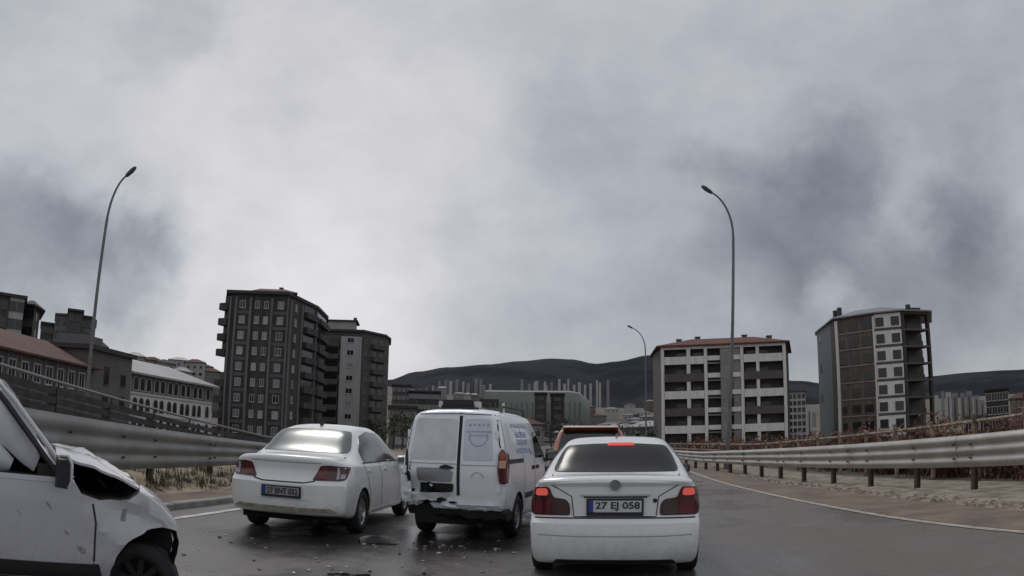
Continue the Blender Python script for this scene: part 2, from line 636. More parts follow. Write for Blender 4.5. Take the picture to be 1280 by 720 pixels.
def verge(name, fa, fb, y0, y1, z0, amp, m, seed, nx=10, step=.3, tilt=0.0):
    mb = MB()
    n = int((y1 - y0) / step)
    for j in range(n + 1):
        y = y0 + (y1 - y0) * j / n
        for i in range(nx + 1):
            q = i / nx
            x = fa(y) * (1 - q) + fb(y) * q
            edge = min(1, 4 * q, 4 * (1 - q))
            z = z0 + tilt * (1 - q) + amp * edge * (noise.noise(Vector((x * 1.7, y * 1.7, seed))) + .55 * noise.noise(Vector((x * 5, y * 5, seed))) + .35)
            mb.v.append((x, y, z))
    for j in range(n):
        for i in range(nx):
            k = j * (nx + 1) + i
            mb.f.append((k, k + 1, k + nx + 2, k + nx + 1))
    mb.m = [0] * len(mb.f)
    return mb.build(name, m, smooth=80, kind='structure')


verge('verge_ground', lambda y: -9.6, lambda y: left_x(y) - 1.0, 2, 45, .10, .10, M_sand, 2.0, tilt=.55)
verge('verge_ground', lambda y: max(7.75, line_x(y) + 1.3) if y < 26 else line_x(y) + 2.0, lambda y: rail_x(y) + 2.2 + .1 * max(0, y - 26), 6, 60, .0, .05, mat('gravel_verge', (.30, .26, .21), .95, col2=(.15, .125, .10), vscale=2.2, bump=.8, bscale=14), 8.0)

# loose stones and dead weeds in the verges (nobody could count them)


def rocks(name, pts, m):
    mb = MB()
    for (x, y, z, r) in pts:
        a = random.uniform(0, 6.28)
        vs = []
        for (dx, dy, dz) in ((1, 0, 0), (.3, .9, 0), (-.8, .5, 0), (-.7, -.6, 0), (.4, -.9, 0), (.15, .1, .8), (-.3, -.1, .65)):
            k = random.uniform(.7, 1.25) * r
            vs.append((x + (dx * math.cos(a) - dy * math.sin(a)) * k, y + (dx * math.sin(a) + dy * math.cos(a)) * k, z - .01 + dz * k * .8))
        mb.add(vs, [(0, 1, 5), (1, 2, 6, 5), (2, 3, 6), (3, 4, 6), (4, 0, 5, 6)])
    return mb.build(name, m, kind='stuff')


pts = []
for i in range(520):
    y = 7 + 26 * random.random() ** 1.3
    x = max(7.75, line_x(y) + 1.3) + abs(random.gauss(.15, .28))
    pts.append((x, y, .01, random.uniform(.02, .085)))
rocks('gravel', pts, M_rock)
pts = [(left_x(y) - 1.0 - abs(random.gauss(0, .9)), y, .16, random.uniform(.02, .09)) for y in [random.uniform(8, 26) for _ in range(260)]]
rocks('gravel', pts, M_rock)
mb = MB()
for i in range(420):
    y = random.uniform(8, 26)
    x = left_x(y) - 1.05 - abs(random.gauss(.2, 1.0))
    z0 = .12 + .55 * max(0, min(1, (left_x(y) - 1 - x) / (left_x(y) - 1 + 9.6)))
    for k in range(7):
        a = random.uniform(0, 6.28)
        h = random.uniform(.08, .26)
        d = random.uniform(.02, .14)
        px_, py_ = x + random.uniform(-.1, .1), y + random.uniform(-.1, .1)
        wv = .012
        mb.add([(px_ - wv * math.sin(a), py_ + wv * math.cos(a), z0), (px_ + wv * math.sin(a), py_ - wv * math.cos(a), z0), (px_ + d * math.cos(a), py_ + d * math.sin(a), z0 + h)], [(0, 1, 2)])
mb.build('dry_grass', M_grassd, kind='stuff')

# ------------------------------------------------------------------ guardrails: tall two-wave beams on steel posts


def beam_profile(h):
    """(offset towards the road, height) of one deep corrugated beam, h tall"""
    ps = []
    n = 24
    for i in range(n + 1):
        q = i / n
        ps.append((.055 * (.5 - .5 * math.cos(2 * math.pi * 3 * q)) ** .7, q * h))
    return ps


def guardrail(label, fx, side, ztop, hb, y0, y1, seg, post_step, mats, post_mat, first_post):
    t = thing('guardrail', label, 'guardrail', (fx(y0), y0, 0))
    b0 = Vector((fx(y0), y0, 0))
    y = y0
    while y < y1 - .1:
        ya, yb = y, min(y1, y + seg) + .12
        mb = MB()
        n = 4
        vs = []
        lap = .006 if int((y - y0) / seg) % 2 else 0.0
        for k in range(n + 1):
            yy = ya + (yb - ya) * k / n
            pr = beam_profile(hb(yy))
            for (off, z) in pr:
                vs.append((fx(yy) + side * (off + lap) - b0.x, yy - b0.y, ztop(yy) - hb(yy) + z))
        m = len(pr)
        nfr = n * (m - 1)
        mb.add(vs, [(k * m + i, (k + 1) * m + i, (k + 1) * m + i + 1, k * m + i + 1) for k in range(n) for i in range(m - 1)])
        vs2 = [(x - side * .005, yq, z) for (x, yq, z) in vs]
        mb.add(vs2, [(k * m + i, k * m + i + 1, (k + 1) * m + i + 1, (k + 1) * m + i) for k in range(n) for i in range(m - 1)])
        mb.build('rail_beam', mats, t, smooth=60)
        for q in (.28, .72):      # bolts of the lap joint
            mb = MB()
            zc = ztop(ya + .06) - hb(ya) * q
            xx = fx(ya + .06) + side * .035 - b0.x
            mb.tube([(xx, ya + .06 - b0.y, zc), (xx + side * .05, ya + .06 - b0.y, zc)], .022, 6)
            mb.build('bolt', post_mat, t)
        y += seg
    y = first_post
    while y < y1:
        mb = MB()
        x = fx(y) - side * .075 - b0.x
        zt = ztop(y) - .06
        for (xa, xb, wd) in ((-.06, -.05, .05), (-.05, .05, .006), (.05, .06, .05)):
            mb.box(x + xa, x + xb, y - b0.y - wd, y - b0.y + wd, -.2, zt)
        mb.build('post', post_mat, t)
        for q in (.30, .70):
            mb = MB()
            zc = ztop(y) - hb(y) * q
            mb.tube([(fx(y) + side * .02 - b0.x, y - b0.y, zc), (fx(y) + side * .072 - b0.x, y - b0.y, zc)], .02, 6)
            mb.build('bolt', post_mat, t)
        y += post_step
    return t


guardrail('light grey guardrail curving along the right road edge', rail_x, -1,
          lambda y: max(.78, 1.24 - .0215 * (y - 10)), lambda y: max(.40, .70 - .0105 * (y - 10)), 5.2, 60, 4.0, 1.8, M_galv, M_post, 5.6)
guardrail('dark grey guardrail behind the crashed car and van, left road edge', lambda y: -6.85, 1,
          lambda y: max(.8, 1.41 - .036 * (y - 9)), lambda y: max(.40, .90 - .03 * (y - 9)), 3.5, 40, 4.0, 3.0, M_galvd, M_post, 3.84)

# ------------------------------------------------------------------ timber slat barrier on the ramp, left


def ramp_top(y):
    return 2.22 - .0655 * (y - 11.7) if y < 29 else 1.09


t = thing('slat_fence', 'dark timber slat barrier with a grey handrail on the ramp behind the left guardrail', 'fence', (-10, 4, 0))
y = 4.0
k = 0
while y < 36:
    y2 = y + 2.4
    mb = MB()
    mb.box(-.07, .09, y - 4 - .08, y - 4 + .08, -.3, ramp_top(y) - .15)
    mb.build('post', M_plank, t)
    for i in range(6):
        a, c = ramp_top(y) - .17 - i * .20, ramp_top(y2) - .17 - i * .20
        mb = MB()
        dx = random.uniform(-.012, .012)
        ya, yb = y - 4 + .02, y2 - 4 - .02
        hh = .145
        vs = [(dx + .09, ya, a - hh), (dx + .13, ya, a - hh), (dx + .13, yb, c - hh), (dx + .09, yb, c - hh), (dx + .09, ya, a), (dx + .13, ya, a), (dx + .13, yb, c), (dx + .09, yb, c)]
        mb.add(vs, [(0, 3, 2, 1), (4, 5, 6, 7), (0, 1, 5, 4), (1, 2, 6, 5), (2, 3, 7, 6), (3, 0, 4, 7)])
        mb.build('plank', M_plank, t)
    mb = MB()
    mb.tube([(.1, y - 4, ramp_top(y) - .02), (.1, y2 - 4, ramp_top(y2) - .02)], .035, 8)
    mb.build('handrail', M_handrail, t, smooth=True)
    mb = MB()
    mb.tube([(.1, y - 4 + .1, ramp_top(y) - .20), (.1, y - 4 + .1, ramp_top(y) - .03)], .025, 6)
    mb.build('bracket', M_black, t)
    y = y2
    k += 1

# ------------------------------------------------------------------ railing fence on the right, behind the guardrail
t = thing('railing_fence', 'rusty two rail fence with thin posts behind the right guardrail', 'fence', (11.2, 10, 0))
y = 9.0


def rf_x(y):
    return 11.2 + .02 * max(0, y - 20)


def rf_top(y):
    return max(1.08, 1.62 - .028 * (y - 13))


while y < 52:
    y2 = y + 2.0
    mb = MB()
    lean = random.uniform(-.05, .05)
    x = rf_x(y) - 11.2
    mb.tube([(x, y - 10, -.3), (x, y - 10 + lean * .6, rf_top(y) * .8), (x - .05, y - 10 + lean, rf_top(y) + random.uniform(-.02, .10))], [.07, .065, .055], 8)
    mb.build('post', M_rail, t, smooth=True)
    for q in (.93, .62):
        mb = MB()
        mb.tube([(rf_x(y) - 11.2, y - 10, rf_top(y) * q), (rf_x(y2) - 11.2, y2 - 10, rf_top(y2) * q)], .048, 6)
        mb.build('rail', M_rail, t, smooth=True)
    y = y2

# bare reddish shrubs along that fence: each one a thing of twigs


def twig_shrub(x, y, z, h, r, label, m=M_twig, n=120):
    t = thing('bare_shrub', label, 'shrub', (x, y, z), 0, 'bare shrubs along the right fence')
    mb = MB()
    for i in range(n):
        a = random.uniform(0, 6.283)
        el = random.uniform(.35, 1.5)
        L = h * random.uniform(.5, 1.05)
        bx, by = random.gauss(0, r * .35), random.gauss(0, r * .35)
        p = Vector((bx, by, 0))
        d = Vector((math.cos(a) * math.cos(el), math.sin(a) * math.cos(el), math.sin(el)))
        q = p + d * L * .6
        e = q + (d + Vector((random.uniform(-.5, .5), random.uniform(-.5, .5), random.uniform(-.1, .4)))).normalized() * L * .5
        w_ = .02
        s = d.cross(Vector((0, 0, 1))).normalized() * w_
        mb.add([p - s, p + s, q + s * .8, q - s * .8, e], [(0, 1, 2, 3), (3, 2, 4)])
        for kk in range(3):
            f = q.lerp(e, random.random())
            lv = Vector((random.uniform(-1, 1), random.uniform(-1, 1), random.uniform(-1, 1))) * .16
            l2 = Vector((random.uniform(-1, 1), random.uniform(-1, 1), random.uniform(-1, 1))) * .12
            mb.add([f, f + lv, f + lv + l2], [(0, 1, 2)])
    mb.build('twigs', m, t)
    return t


SHR = [(12.3, 13.6, 1.5, .8), (12.6, 15.6, 1.25, .9), (12.2, 17.5, 1.2, .8), (12.7, 19.2, 1.35, .9), (12.4, 21.2, 1.1, .8), (12.9, 23.4, 1.25, 1.0), (12.6, 25.6, 1.1, .9),
       (13.0, 28.2, 1.2, 1.1), (13.0, 31.2, 1.15, 1.0), (13.3, 34.5, 1.1, 1.2), (13.2, 38.5, 1.2, 1.2), (13.5, 43, 1.2, 1.3), (13.2, 48, 1.2, 1.3)]
for i, (x, y, h, r) in enumerate(SHR):
    twig_shrub(x, y, gz(x, y), h * 1.28, r * 1.25, 'reddish bare twiggy shrub in the row behind the rusty railing fence', n=230)

# ------------------------------------------------------------------ street lamps


def street_lamp(label, base, H, arm, dirx, diry, lean=0.0):
    t = thing('street_lamp', label, 'street lamp', base, 0, 'curved street lamps beside the road')
    mb = MB()
    pts = [(lean * z / H, 0, z) for z in (0, H * .25, H * .5, H * .82)]
    rs = [.095, .085, .072, .062]
    x0 = lean * .82
    n = 12
    for i in range(1, n + 1):
        q = i / n
        a = q * R(72)
        rad = H * .28
        up = math.sin(a) / math.sin(R(72)) * (H * .17)
        outw = (1 - math.cos(a)) / (1 - math.cos(R(72))) * arm
        pts.append((x0 + dirx * outw + lean * .17 * q, diry * outw, H * .82 + up))
        rs.append(.058 - .02 * q)
    mb.tube(pts, rs, 10)
    mb.build('pole', M_pole, t, smooth=True)
    mb = MB()
    mb.box(-.2, .2, -.2, .2, 0, .04)
    mb.tube([(0, 0, .04), (0, 0, .9)], .13, 10)
    mb.build('base_plate', M_pole, t)
    e = Vector(pts[-1])
    d = (e - Vector(pts[-3])).normalized()
    s = Vector((-diry, dirx, 0))
    u = s.cross(d)
    if u.z < 0:
        u = -u
    mb = MB()
    prof = [(-.05, .06, .05), (.06, .11, .075), (.32, .14, .085), (.48, .11, .06), (.55, .05, .03)]
    vs = []
    for (l, wd, hh) in prof:
        for (a, c) in ((-1, -.5), (-.6, -1), (.6, -1), (1, -.5), (.7, .9), (-.7, .9)):
            vs.append(e + d * l + s * wd * a + u * hh * c)
    fs = [(k * 6 + i, k * 6 + (i + 1) % 6, (k + 1) * 6 + (i + 1) % 6, (k + 1) * 6 + i) for k in range(4) for i in range(6)] + [tuple(range(5, -1, -1)), tuple(24 + i for i in range(6))]
    mb.add(vs, fs)
    mb.build('lamp_head', M_lamp, t, smooth=30, fix=True)
    return t


p = at(120, 440, 30)
street_lamp('tall curved street lamp left of the crash, in front of the red roof', (-16.62, 25.1, gz(-16.6, 25.1)), 12.0, .55, .93, .36)
street_lamp('tall curved street lamp standing behind the right guardrail', (9.26, 30.1, -.05), 12.6, 1.0, -.985, .17, lean=.8)
street_lamp('small distant street lamp left of the red roofed concrete block', (13.05, 68.8, -.05), 12.4, 1.25, -.985, .17)
# ------------------------------------------------------------------ buildings
M_wallA = mat('charcoal_render', (.072, .066, .064), .85, col2=(.035, .033, .033), vscale=.25, streak=True)
M_wallA2 = mat('grey_render_band', (.155, .15, .15), .85, var=.2, vscale=.3, streak=True)
M_wallB = mat('brown_grey_render', (.09, .083, .08), .85, var=.25, vscale=.3, streak=True)
M_wallB2 = mat('pale_grey_render', (.36, .355, .35), .85, var=.15, vscale=.3, streak=True)
M_wallR = mat('raw_concrete_frame', (.40, .39, .37), .85, var=.25, vscale=.35, streak=True)
M_wallR2 = mat('white_render', (.74, .715, .68), .8, var=.15, vscale=.4, streak=True)
M_bandd = mat('dark_band_render', (.11, .098, .092), .8, var=.2, vscale=.5, streak=True)
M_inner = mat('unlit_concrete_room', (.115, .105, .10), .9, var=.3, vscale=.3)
M_win = mat('window_glass_dark', (.016, .016, .018), .10, spec=.6)
M_winl = mat('window_glass_sky', (.12, .125, .135), .18, spec=.9)
M_frame = mat('window_frame_pale', (.42, .42, .42), .6)
M_framed = mat('window_frame_dark', (.06, .06, .06), .6)
M_roofr = mat('red_tile_roof', (.135, .042, .034), .8, col2=(.085, .032, .028), vscale=.5, bump=.3, bscale=2.0)
M_roofr2 = mat('old_red_tile_roof', (.115, .052, .042), .85, col2=(.075, .04, .035), vscale=.3, bump=.3, bscale=2.0)
M_roofg = mat('grey_sheet_roof', (.22, .225, .235), .5, .2, var=.25, vscale=.3)
M_roofl = mat('pale_sheet_roof', (.34, .34, .34), .5, .1, var=.2, vscale=.3)
M_roofd = mat('dark_roof', (.05, .045, .045), .8)
M_brown = mat('brown_scaffold_wall', (.16, .125, .105), .85, col2=(.10, .075, .065), vscale=.3, streak=True)
M_blueg = mat('blue_grey_cladding', (.105, .118, .132), .6, var=.25, vscale=.3, streak=True)
M_far = mat('far_tower_render', (.40, .39, .38), .85, var=.15, vscale=.05)
M_far2 = mat('far_tower_render_dark', (.24, .235, .235), .85, var=.15, vscale=.05)
M_arena = mat('greenish_sheet_hall', (.20, .215, .195), .5, var=.2, vscale=.03)


def window_mesh(name, w_, h, glass, frame, fr=.09, proud=.05, bars=1):
    """frame standing proud with the pane set back in it, local: x along the wall, -y outward, z up from the sill"""
    mb = MB()
    mb.box(-w_ / 2, w_ / 2, -.012, .05, 0, h, 0)                       # pane
    mb.box(-w_ / 2 - fr, -w_ / 2, -proud, .05, -fr, h + fr, 1)
    mb.box(w_ / 2, w_ / 2 + fr, -proud, .05, -fr, h + fr, 1)
    mb.box(-w_ / 2, w_ / 2, -proud, .05, h, h + fr, 1)
    mb.box(-w_ / 2 - fr, w_ / 2 + fr, -proud - .08, -proud + .001, -fr - .06, -fr, 1)   # sill
    mb.box(-w_ / 2, w_ / 2, -proud, .05, -fr, 0, 1)
    for k in range(bars):
        x = -w_ / 2 + w_ * (k + 1) / (bars + 1)
        mb.box(x - .035, x + .035, -proud + .01, .045, 0, h, 1)
    return mb.mesh(name, [glass, frame])


class Bld:
    def __init__(s, name, label, cat, base, group=None):
        s.b = Vector(base)
        s.t = thing(name, label, cat, base, 0, group)

    def loc(s, p):
        return (p[0] - s.b.x, p[1] - s.b.y)

    def poly(s, pts):
        return [s.loc(p) for p in pts]

    def part(s, name, mb, m, **kw):
        return mb.build(name, m, s.t, fix=kw.pop('fix', False), **kw)

    def win(s, me, F, u, z, out=0.0, name='window', parent=None):
        if isinstance(me, (list, tuple)):
            me = random.choice(me)
        p0, p1 = Vector(F[0][:2]), Vector(F[1][:2])
        d = (p1 - p0).normalized()
        n = Vector((d.y, -d.x))
        q = p0 + d * u + n * out
        return link(name, me, parent or s.t, (q.x, q.y, z), math.atan2(d.y, d.x))

    def fb(s, name, F, u0, u1, z0, z1, out, m, inn=0.0, parent=None):
        mb = MB()
        mb.fbox(F, u0, u1, z0, z1, out, inn)
        return mb.build(name, m, parent or s.t)


def flen(F):
    return (Vector(F[1][:2]) - Vector(F[0][:2])).length


def gp(px, D):
    p = at(px, 540, D)
    return Vector((p.x, p.y))


def back(p, D):
    """a footprint point D metres further out on the same line from here"""
    return p + p.normalized() * D


# ---- A: dark nine storey block, left of centre
f0, f1, f2, f3 = gp(276, 130), gp(352, 127), gp(389, 139), gp(402, 150)
B = Bld('apartment_block', 'tall charcoal nine storey apartment block with pale windows and dark red roof', 'apartment block', (f0.x, f0.y, -3.2))
zt = 25.2 + 3.2
P = B.poly([f0, f1, f2, f3, back(f3, 6), back(f0, 20)])
mb = MB()
mb.prism(P, 0, zt)
B.part('wall', mb, M_wallA)
F = (P[0], P[1])
L = flen(F)
M_cur = mat('window_with_curtain', (.40, .40, .40), .4, var=.3, vscale=2)
M_cur2 = mat('window_with_pale_blind', (.26, .27, .28), .3, var=.3, vscale=1)
wm = [window_mesh('window', 1.0, 1.2, gm_, M_frame, .07) for gm_ in (M_winl, M_winl, M_cur, M_cur2, M_win)]
ws = [window_mesh('window', .75, 1.2, gm_, M_frame, .07) for gm_ in (M_winl, M_winl, M_cur, M_cur2, M_win)]
fh = 2.76
k = 0
for fl in range(10):
    z = zt - 2.45 - fl * fh
    if z < 0:
        break
    B.win(wm, F, L * .24, z)
    B.win(ws, F, L * .49, z)
    B.win(ws, F, L * .64, z)
    B.win(wm, F, L * .88, z)
for (a, c) in ((.02, .05), (.115, .15), (.36, .40), (.72, .755), (.99, 1.012)):
    B.fb('pilaster', F, L * a, L * c, 0, zt - .6, .28, M_wallA2)
for fl in range(9):
    z = zt - .6 - (fl + 1) * fh
    B.fb('spandrel', F, L * .155, L * .355, z - .2, z + .35, .1, M_bandd)
    B.fb('spandrel', F, L * .76, L * .985, z - .2, z + .35, .1, M_bandd)
# balcony stack overhanging on the left corner
G = (P[0], (P[0][0] - 1, P[0][1]))
FL = (Vector(P[0]) + Vector((-1.9, .7)), Vector(P[0]))
for fl in range(9):
    z = zt - (fl + 1) * fh
    if fl == 4:
        continue
    B.fb('balcony', FL, 0, flen(FL) - .01, z - .2, z + 1.05, .35, M_wallA, 4.0)
    B.fb('balcony_back_wall', FL, .3, flen(FL) - .01, z + 1.05, z + fh - .2, -.9, M_bandd, 4.0)
# right receding face with balconies
F2 = (P[1], P[2])
L2 = flen(F2)
for (a, c) in ((.05, .10), (.44, .49), (.965, 1.0)):
    B.fb('pilaster', F2, L2 * a, L2 * c, 0, zt - .6, .25, M_wallA2)
for fl in range(9):
    z = zt - (fl + 1) * fh
    B.fb('balcony', F2, L2 * .52, L2 * .93, z - .15, z + .95, 1.0, M_wallA, 0)
    B.fb('balcony_opening', F2, L2 * .54, L2 * .91, z + .95, z + 2.3, .04, M_win, 0)
    B.win(ws, F2, L2 * .27, z + .5)
F3 = (P[2], P[3])
for fl in range(9):
    z = zt - (fl + 1) * fh
    B.fb('balcony', F3, .5, flen(F3) - .5, z - .15, z + .95, .9, M_wallA, 0)
    B.fb('balcony_opening', F3, .7, flen(F3) - .7, z + .95, z + 2.2, .04, M_win, 0)
mb = MB()
mb.prism([(Vector(p) - sum((Vector(q) for q in P), Vector((0, 0))) / 6) * 1.05 + sum((Vector(q) for q in P), Vector((0, 0))) / 6 for p in P], zt, zt + .55)
B.part('roof_slab', mb, M_roofd)
c0 = Vector(P[0]).lerp(Vector(P[1]), .30)
c1 = Vector(P[0]).lerp(Vector(P[1]), 1.0)
q0, q1 = c0 + Vector((.2, 1.2)), c1 + Vector((.9, 1.6))
mb = MB()
mb.hip([q0, q1, q1 + Vector((-4, 11)), q0 + Vector((-5, 10))], zt + .555, 1.0, .55, .3)
r_ = B.part('roof', mb, M_roofr)
mb = MB()
mb.box(q1.x - 4.6, q1.x - 3.9, q1.y + 3.5, q1.y + 4.2, zt + .9, zt + 2.5)
mb.build('chimney', M_bandd, r_)

# ---- B: second dark block behind, pale middle bay
f0, f1, f2, f3 = gp(396, 172), gp(450, 170), gp(477, 176), gp(483, 182)
B = Bld('apartment_block', 'brown grey apartment block with one pale middle bay, right of the charcoal block', 'apartment block', (f0.x, f0.y, -3.5))
zt = 25.6 + 3.5
P = B.poly([f0, f1, f2, f3, back(f3, 10), back(f0, 16)])
mb = MB()
mb.prism(P, 0, zt)
B.part('wall', mb, M_wallB)
F = (P[0], P[1])
L = flen(F)
B.fb('pale_bay', F, L * .49, L * .97, 0, zt - 1.2, .7, M_wallB2)
wb = [window_mesh('window', 1.5, 1.1, gm_, M_frame, .1, bars=1) for gm_ in (M_win, M_win, M_cur2)]
fh = 3.0
for fl in range(9):
    z = zt - 2.9 - fl * fh
    B.fb('balcony', F, L * .03, L * .45, z - .75, z + .45, 1.0, M_wallB)
    B.fb('balcony_opening', F, L * .06, L * .42, z + .45, z + 1.85, .04, M_win)
    B.win(wb, F, L * .72, z + .3, .7)
F2 = (P[1], P[2])
L2 = flen(F2)
wb2 = window_mesh('window', 1.0, 1.2, M_win, M_framed, .08)
for fl in range(9):
    z = zt - 2.9 - fl * fh
    B.win(wb2, F2, L2 * .14, z + .2)
    B.fb('balcony', F2, L2 * .36, L2 * .99, z - .75, z + .35, 1.1, M_wallB)
    B.fb('balcony_opening', F2, L2 * .40, L2 * .64, z + .35, z + 1.8, .04, M_win)
    B.fb('balcony_opening', F2, L2 * .72, L2 * .95, z + .35, z + 1.8, .04, M_win)
cen = sum((Vector(q) for q in P), Vector((0, 0))) / 6
mb = MB()
mb.prism([(Vector(p) - cen) * 1.07 + cen for p in P], zt, zt + .5)
B.part('roof_slab', mb, M_roofd)
mb = MB()
a, c = Vector(P[0]).lerp(Vector(P[1]), .05), Vector(P[0]).lerp(Vector(P[1]), .78)
mb.prism([a + Vector((0, 1)), c + Vector((0, 1)), c + Vector((-1, 7)), a + Vector((-1, 7))], zt + .5, zt + 2.6)
B.part('roof_house', mb, M_wallB2)
mb = MB()
mb.prism([a + Vector((-.5, .5)), c + Vector((.6, .5)), c + Vector((-.4, 7.6)), a + Vector((-1.6, 7.6))], zt + 2.603, zt + 2.95)
B.part('roof_house_slab', mb, M_roofd)
mb = MB()
mb.box(c.x - .7, c.x, c.y + 1.6, c.y + 2.3, zt + 2.95, zt + 3.7)
B.part('chimney', mb, M_bandd)

# ---- R1: five storey concrete frame block under a red hipped roof
f0, f1 = gp(827, 126), gp(985, 126)
fl_, fr_ = gp(817, 137), gp(988, 140)
B = Bld('unfinished_block', 'unfinished pale concrete block of open balconies under a red hipped roof', 'apartment block', (f0.x, f0.y, -3.2))
F0 = B.loc(f0)
F1 = B.loc(f1)
F = (F0, F1)
L = flen(F)
zt = 17.3 + 3.2
u = (Vector(F1) - Vector(F0)).normalized()
n_ = Vector((u.y, -u.x))
core = [Vector(F0) - n_ * 1.9, Vector(F1) - n_ * 1.9, Vector(B.loc(fr_)), Vector(B.loc(back(fr_, 3))), Vector(B.loc(back(fl_, 4))), Vector(B.loc(fl_))]
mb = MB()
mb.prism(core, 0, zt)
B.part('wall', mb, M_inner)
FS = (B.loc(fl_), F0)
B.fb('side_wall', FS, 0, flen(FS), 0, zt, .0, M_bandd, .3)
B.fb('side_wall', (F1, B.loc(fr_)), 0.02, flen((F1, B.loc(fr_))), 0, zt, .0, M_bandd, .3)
fh = 3.0
cols = [(.0, .025), (.205, .235), (.345, .37), (.635, .66), (.76, .785), (.975, 1.0)]
for (a, c) in cols:
    B.fb('column', F, L * a, L * c, 0, zt, 0, M_wallR2, .35)
B.fb('stair_core', F, L * .475, L * .555, 0, zt - .6, .35, M_conc, 1.6)
B.fb('stair_core', F, L * .575, L * .632, 0, zt - .6, -.25, M_conc, 1.5)
door = window_mesh('opening', 1.6, 1.9, M_win, M_framed, .06, bars=0)
for k in range(7):
    zc = zt - 1.75 - k * fh           # underside of the opening of this floor
    z0 = max(0, zc - 1.35)
    if zc < .2:
        break
    md = M_bandd if k % 2 else M_wallR2
    B.fb('parapet', F, L * .027, L * .343, z0, zc, .12 if k % 2 else .06, md, .18)
    B.fb('parapet', F, L * .662, L * .973, z0, zc, .12 if k % 2 else .06, md, .18)
    B.fb('parapet', F, L * .372, L * .473, z0 + .55, zc, .02, M_wallR2, .18)
    B.fb('parapet', F, L * .557, L * .633, z0 + .55, zc, .02, M_wallR2, .18)
    B.fb('floor_slab', F, L * .026, L * .974, z0 - .02, z0 + .2, -.2, M_conc, 1.85)
    for uu in (.15, .285, .72, .83):
        B.win(door, (core[0], core[1]), L * uu + (random.uniform(-.2, .2)), z0 + .25, name='opening')
B.fb('lintel', F, L * .026, L * .974, zt - .45, zt, -.02, M_wallR2, .3)
mb = MB()
mb.hip([F0, F1, B.loc(back(fr_, 3)), B.loc(back(fl_, 4))], zt + .003, 1.5, .52, .9)
rf = B.part('roof', mb, M_roofr)
c0 = sum((Vector(p) for p in core), Vector((0, 0))) / 6
for (q, dd, h) in ((.14, 3, 1.6), (.29, 5, 2.2), (.68, 5, 2.2), (.88, 3, 1.6)):
    p = Vector(F0).lerp(Vector(F1), q) - n_ * dd
    mb = MB()
    mb.box(p.x - .4, p.x + .4, p.y - .4, p.y + .4, zt + .3, zt + h)
    mb.box(p.x - .5, p.x + .5, p.y - .5, p.y + .5, zt + h, zt + h + .12)
    mb.build('chimney', M_bandd, rf)
mb = MB()
p = Vector(F0).lerp(Vector(F1), .49) - n_ * 4
mb.prism([p + u * -4.5, p + u * 4.5, p + u * 4 - n_ * 2.6, p + u * -4 - n_ * 2.6], zt + .4, zt + 1.45)
mb.build('roof_window_band', mat('faded_red_tile', (.30, .12, .09), .8, var=.3, vscale=1), rf)

# ---- R2: eight storey block at the far right
s0, s1, s2, s3, s4 = gp(1026, 150), gp(1049, 134), gp(1099, 131), gp(1133, 131), gp(1169, 135)
B = Bld('unfinished_block', 'tall half clad block with white window bay and open dark floors on the right', 'apartment block', (s1.x, s1.y, -3.2))
zt = 21.9 + 3.2
P = B.poly([s0, s1, s2, s3, s4, back(s4, 14), back(s0, 4)])
core = [P[0], P[1], Vector(P[2]) + Vector(P[2]).normalized() * 0, P[3], Vector(P[3]) + (Vector(P[4]) - Vector(P[3])) * .25 + Vector(back(s3, 3) - s3), P[6]]
mb = MB()
q3 = Vector(B.loc(back(s3, 5)))
q4 = Vector(P[4]).lerp(Vector(P[3]), .35) + (back(s4, 5) - s4)
mb.prism([P[0], P[1], P[2], P[3], q3, q4, Vector(B.loc(back(s4.lerp(s3, .35), 14))), P[6]], 0, zt)
B.part('wall', mb, M_brown)
fh = 2.98
FA, FB, FC, FD = (P[0], P[1]), (P[1], P[2]), (P[2], P[3]), (P[3], P[4])
B.fb('side_cladding', FA, 0, flen(FA) - .02, 0, zt, .12, M_blueg)
B.fb('dark_corner_strip', FA, flen(FA) * .80, flen(FA) - .03, 0, zt, .2, M_roofd)
wsd = window_mesh('window', 1.3, 1.3, M_winl, M_framed, .08)
for k in range(8):
    z = zt - 2.3 - k * fh
    if k % 2 == 0 and z > 8:
        B.win(wsd, FA, flen(FA) * .18, z, .12)
LB = flen(FB)
B.fb('white_corner_post', FB, 0, LB * .07, 0, zt - .4, .25, M_wallR2)
B.fb('white_corner_post', FB, LB * .96, LB * 1.0, 0, zt - .4, .22, M_wallR2)
op = window_mesh('opening', 1.75, 1.45, M_win, M_brown, .07, bars=0)
ops = window_mesh('opening', .9, 1.3, M_win, M_brown, .07, bars=0)
for k in range(8):
    z = zt - 2.35 - k * fh
    if z < .3:
        break
    B.win(ops, FB, LB * .17, z, name='opening')
    B.win(op, FB, LB * .46, z, name='opening')
    B.win(op, FB, LB * .78, z, name='opening')
    B.fb('floor_edge', FB, LB * .07, LB * .96, z - .62, z - .4, .14, M_conc)
LC = flen(FC)
wc = [window_mesh('window', 1.35, 1.35, gm_, M_framed, .09, bars=b_) for gm_, b_ in ((M_win, 0), (M_win, 1), (M_inner, 0))]
for k in range(8):
    z = zt - 2.2 - k * fh
    if z < .3:
        break
    B.fb('white_panel', FC, 0.02, LC - .02, z - .45, z + 2.05, .10, M_wallR2)
    B.fb('floor_edge', FC, 0.02, LC - .02, z - .9, z - .5, .16, M_bandd)
    B.win(wc, FC, LC * .20, z, .10)
    B.win(wc, FC, LC * .78, z, .10)
LD = flen(FD)
for k in range(9):
    z = zt - .35 - k * fh
    if z < 0:
        break
    B.fb('floor_slab', FD, 0.03, LD, z, z + .3, .05, M_bandd, 5.0)
    B.fb('railing', FD, LD * .2, LD * .72, z + .3, z + 1.1, .0, M_roofd, .06)
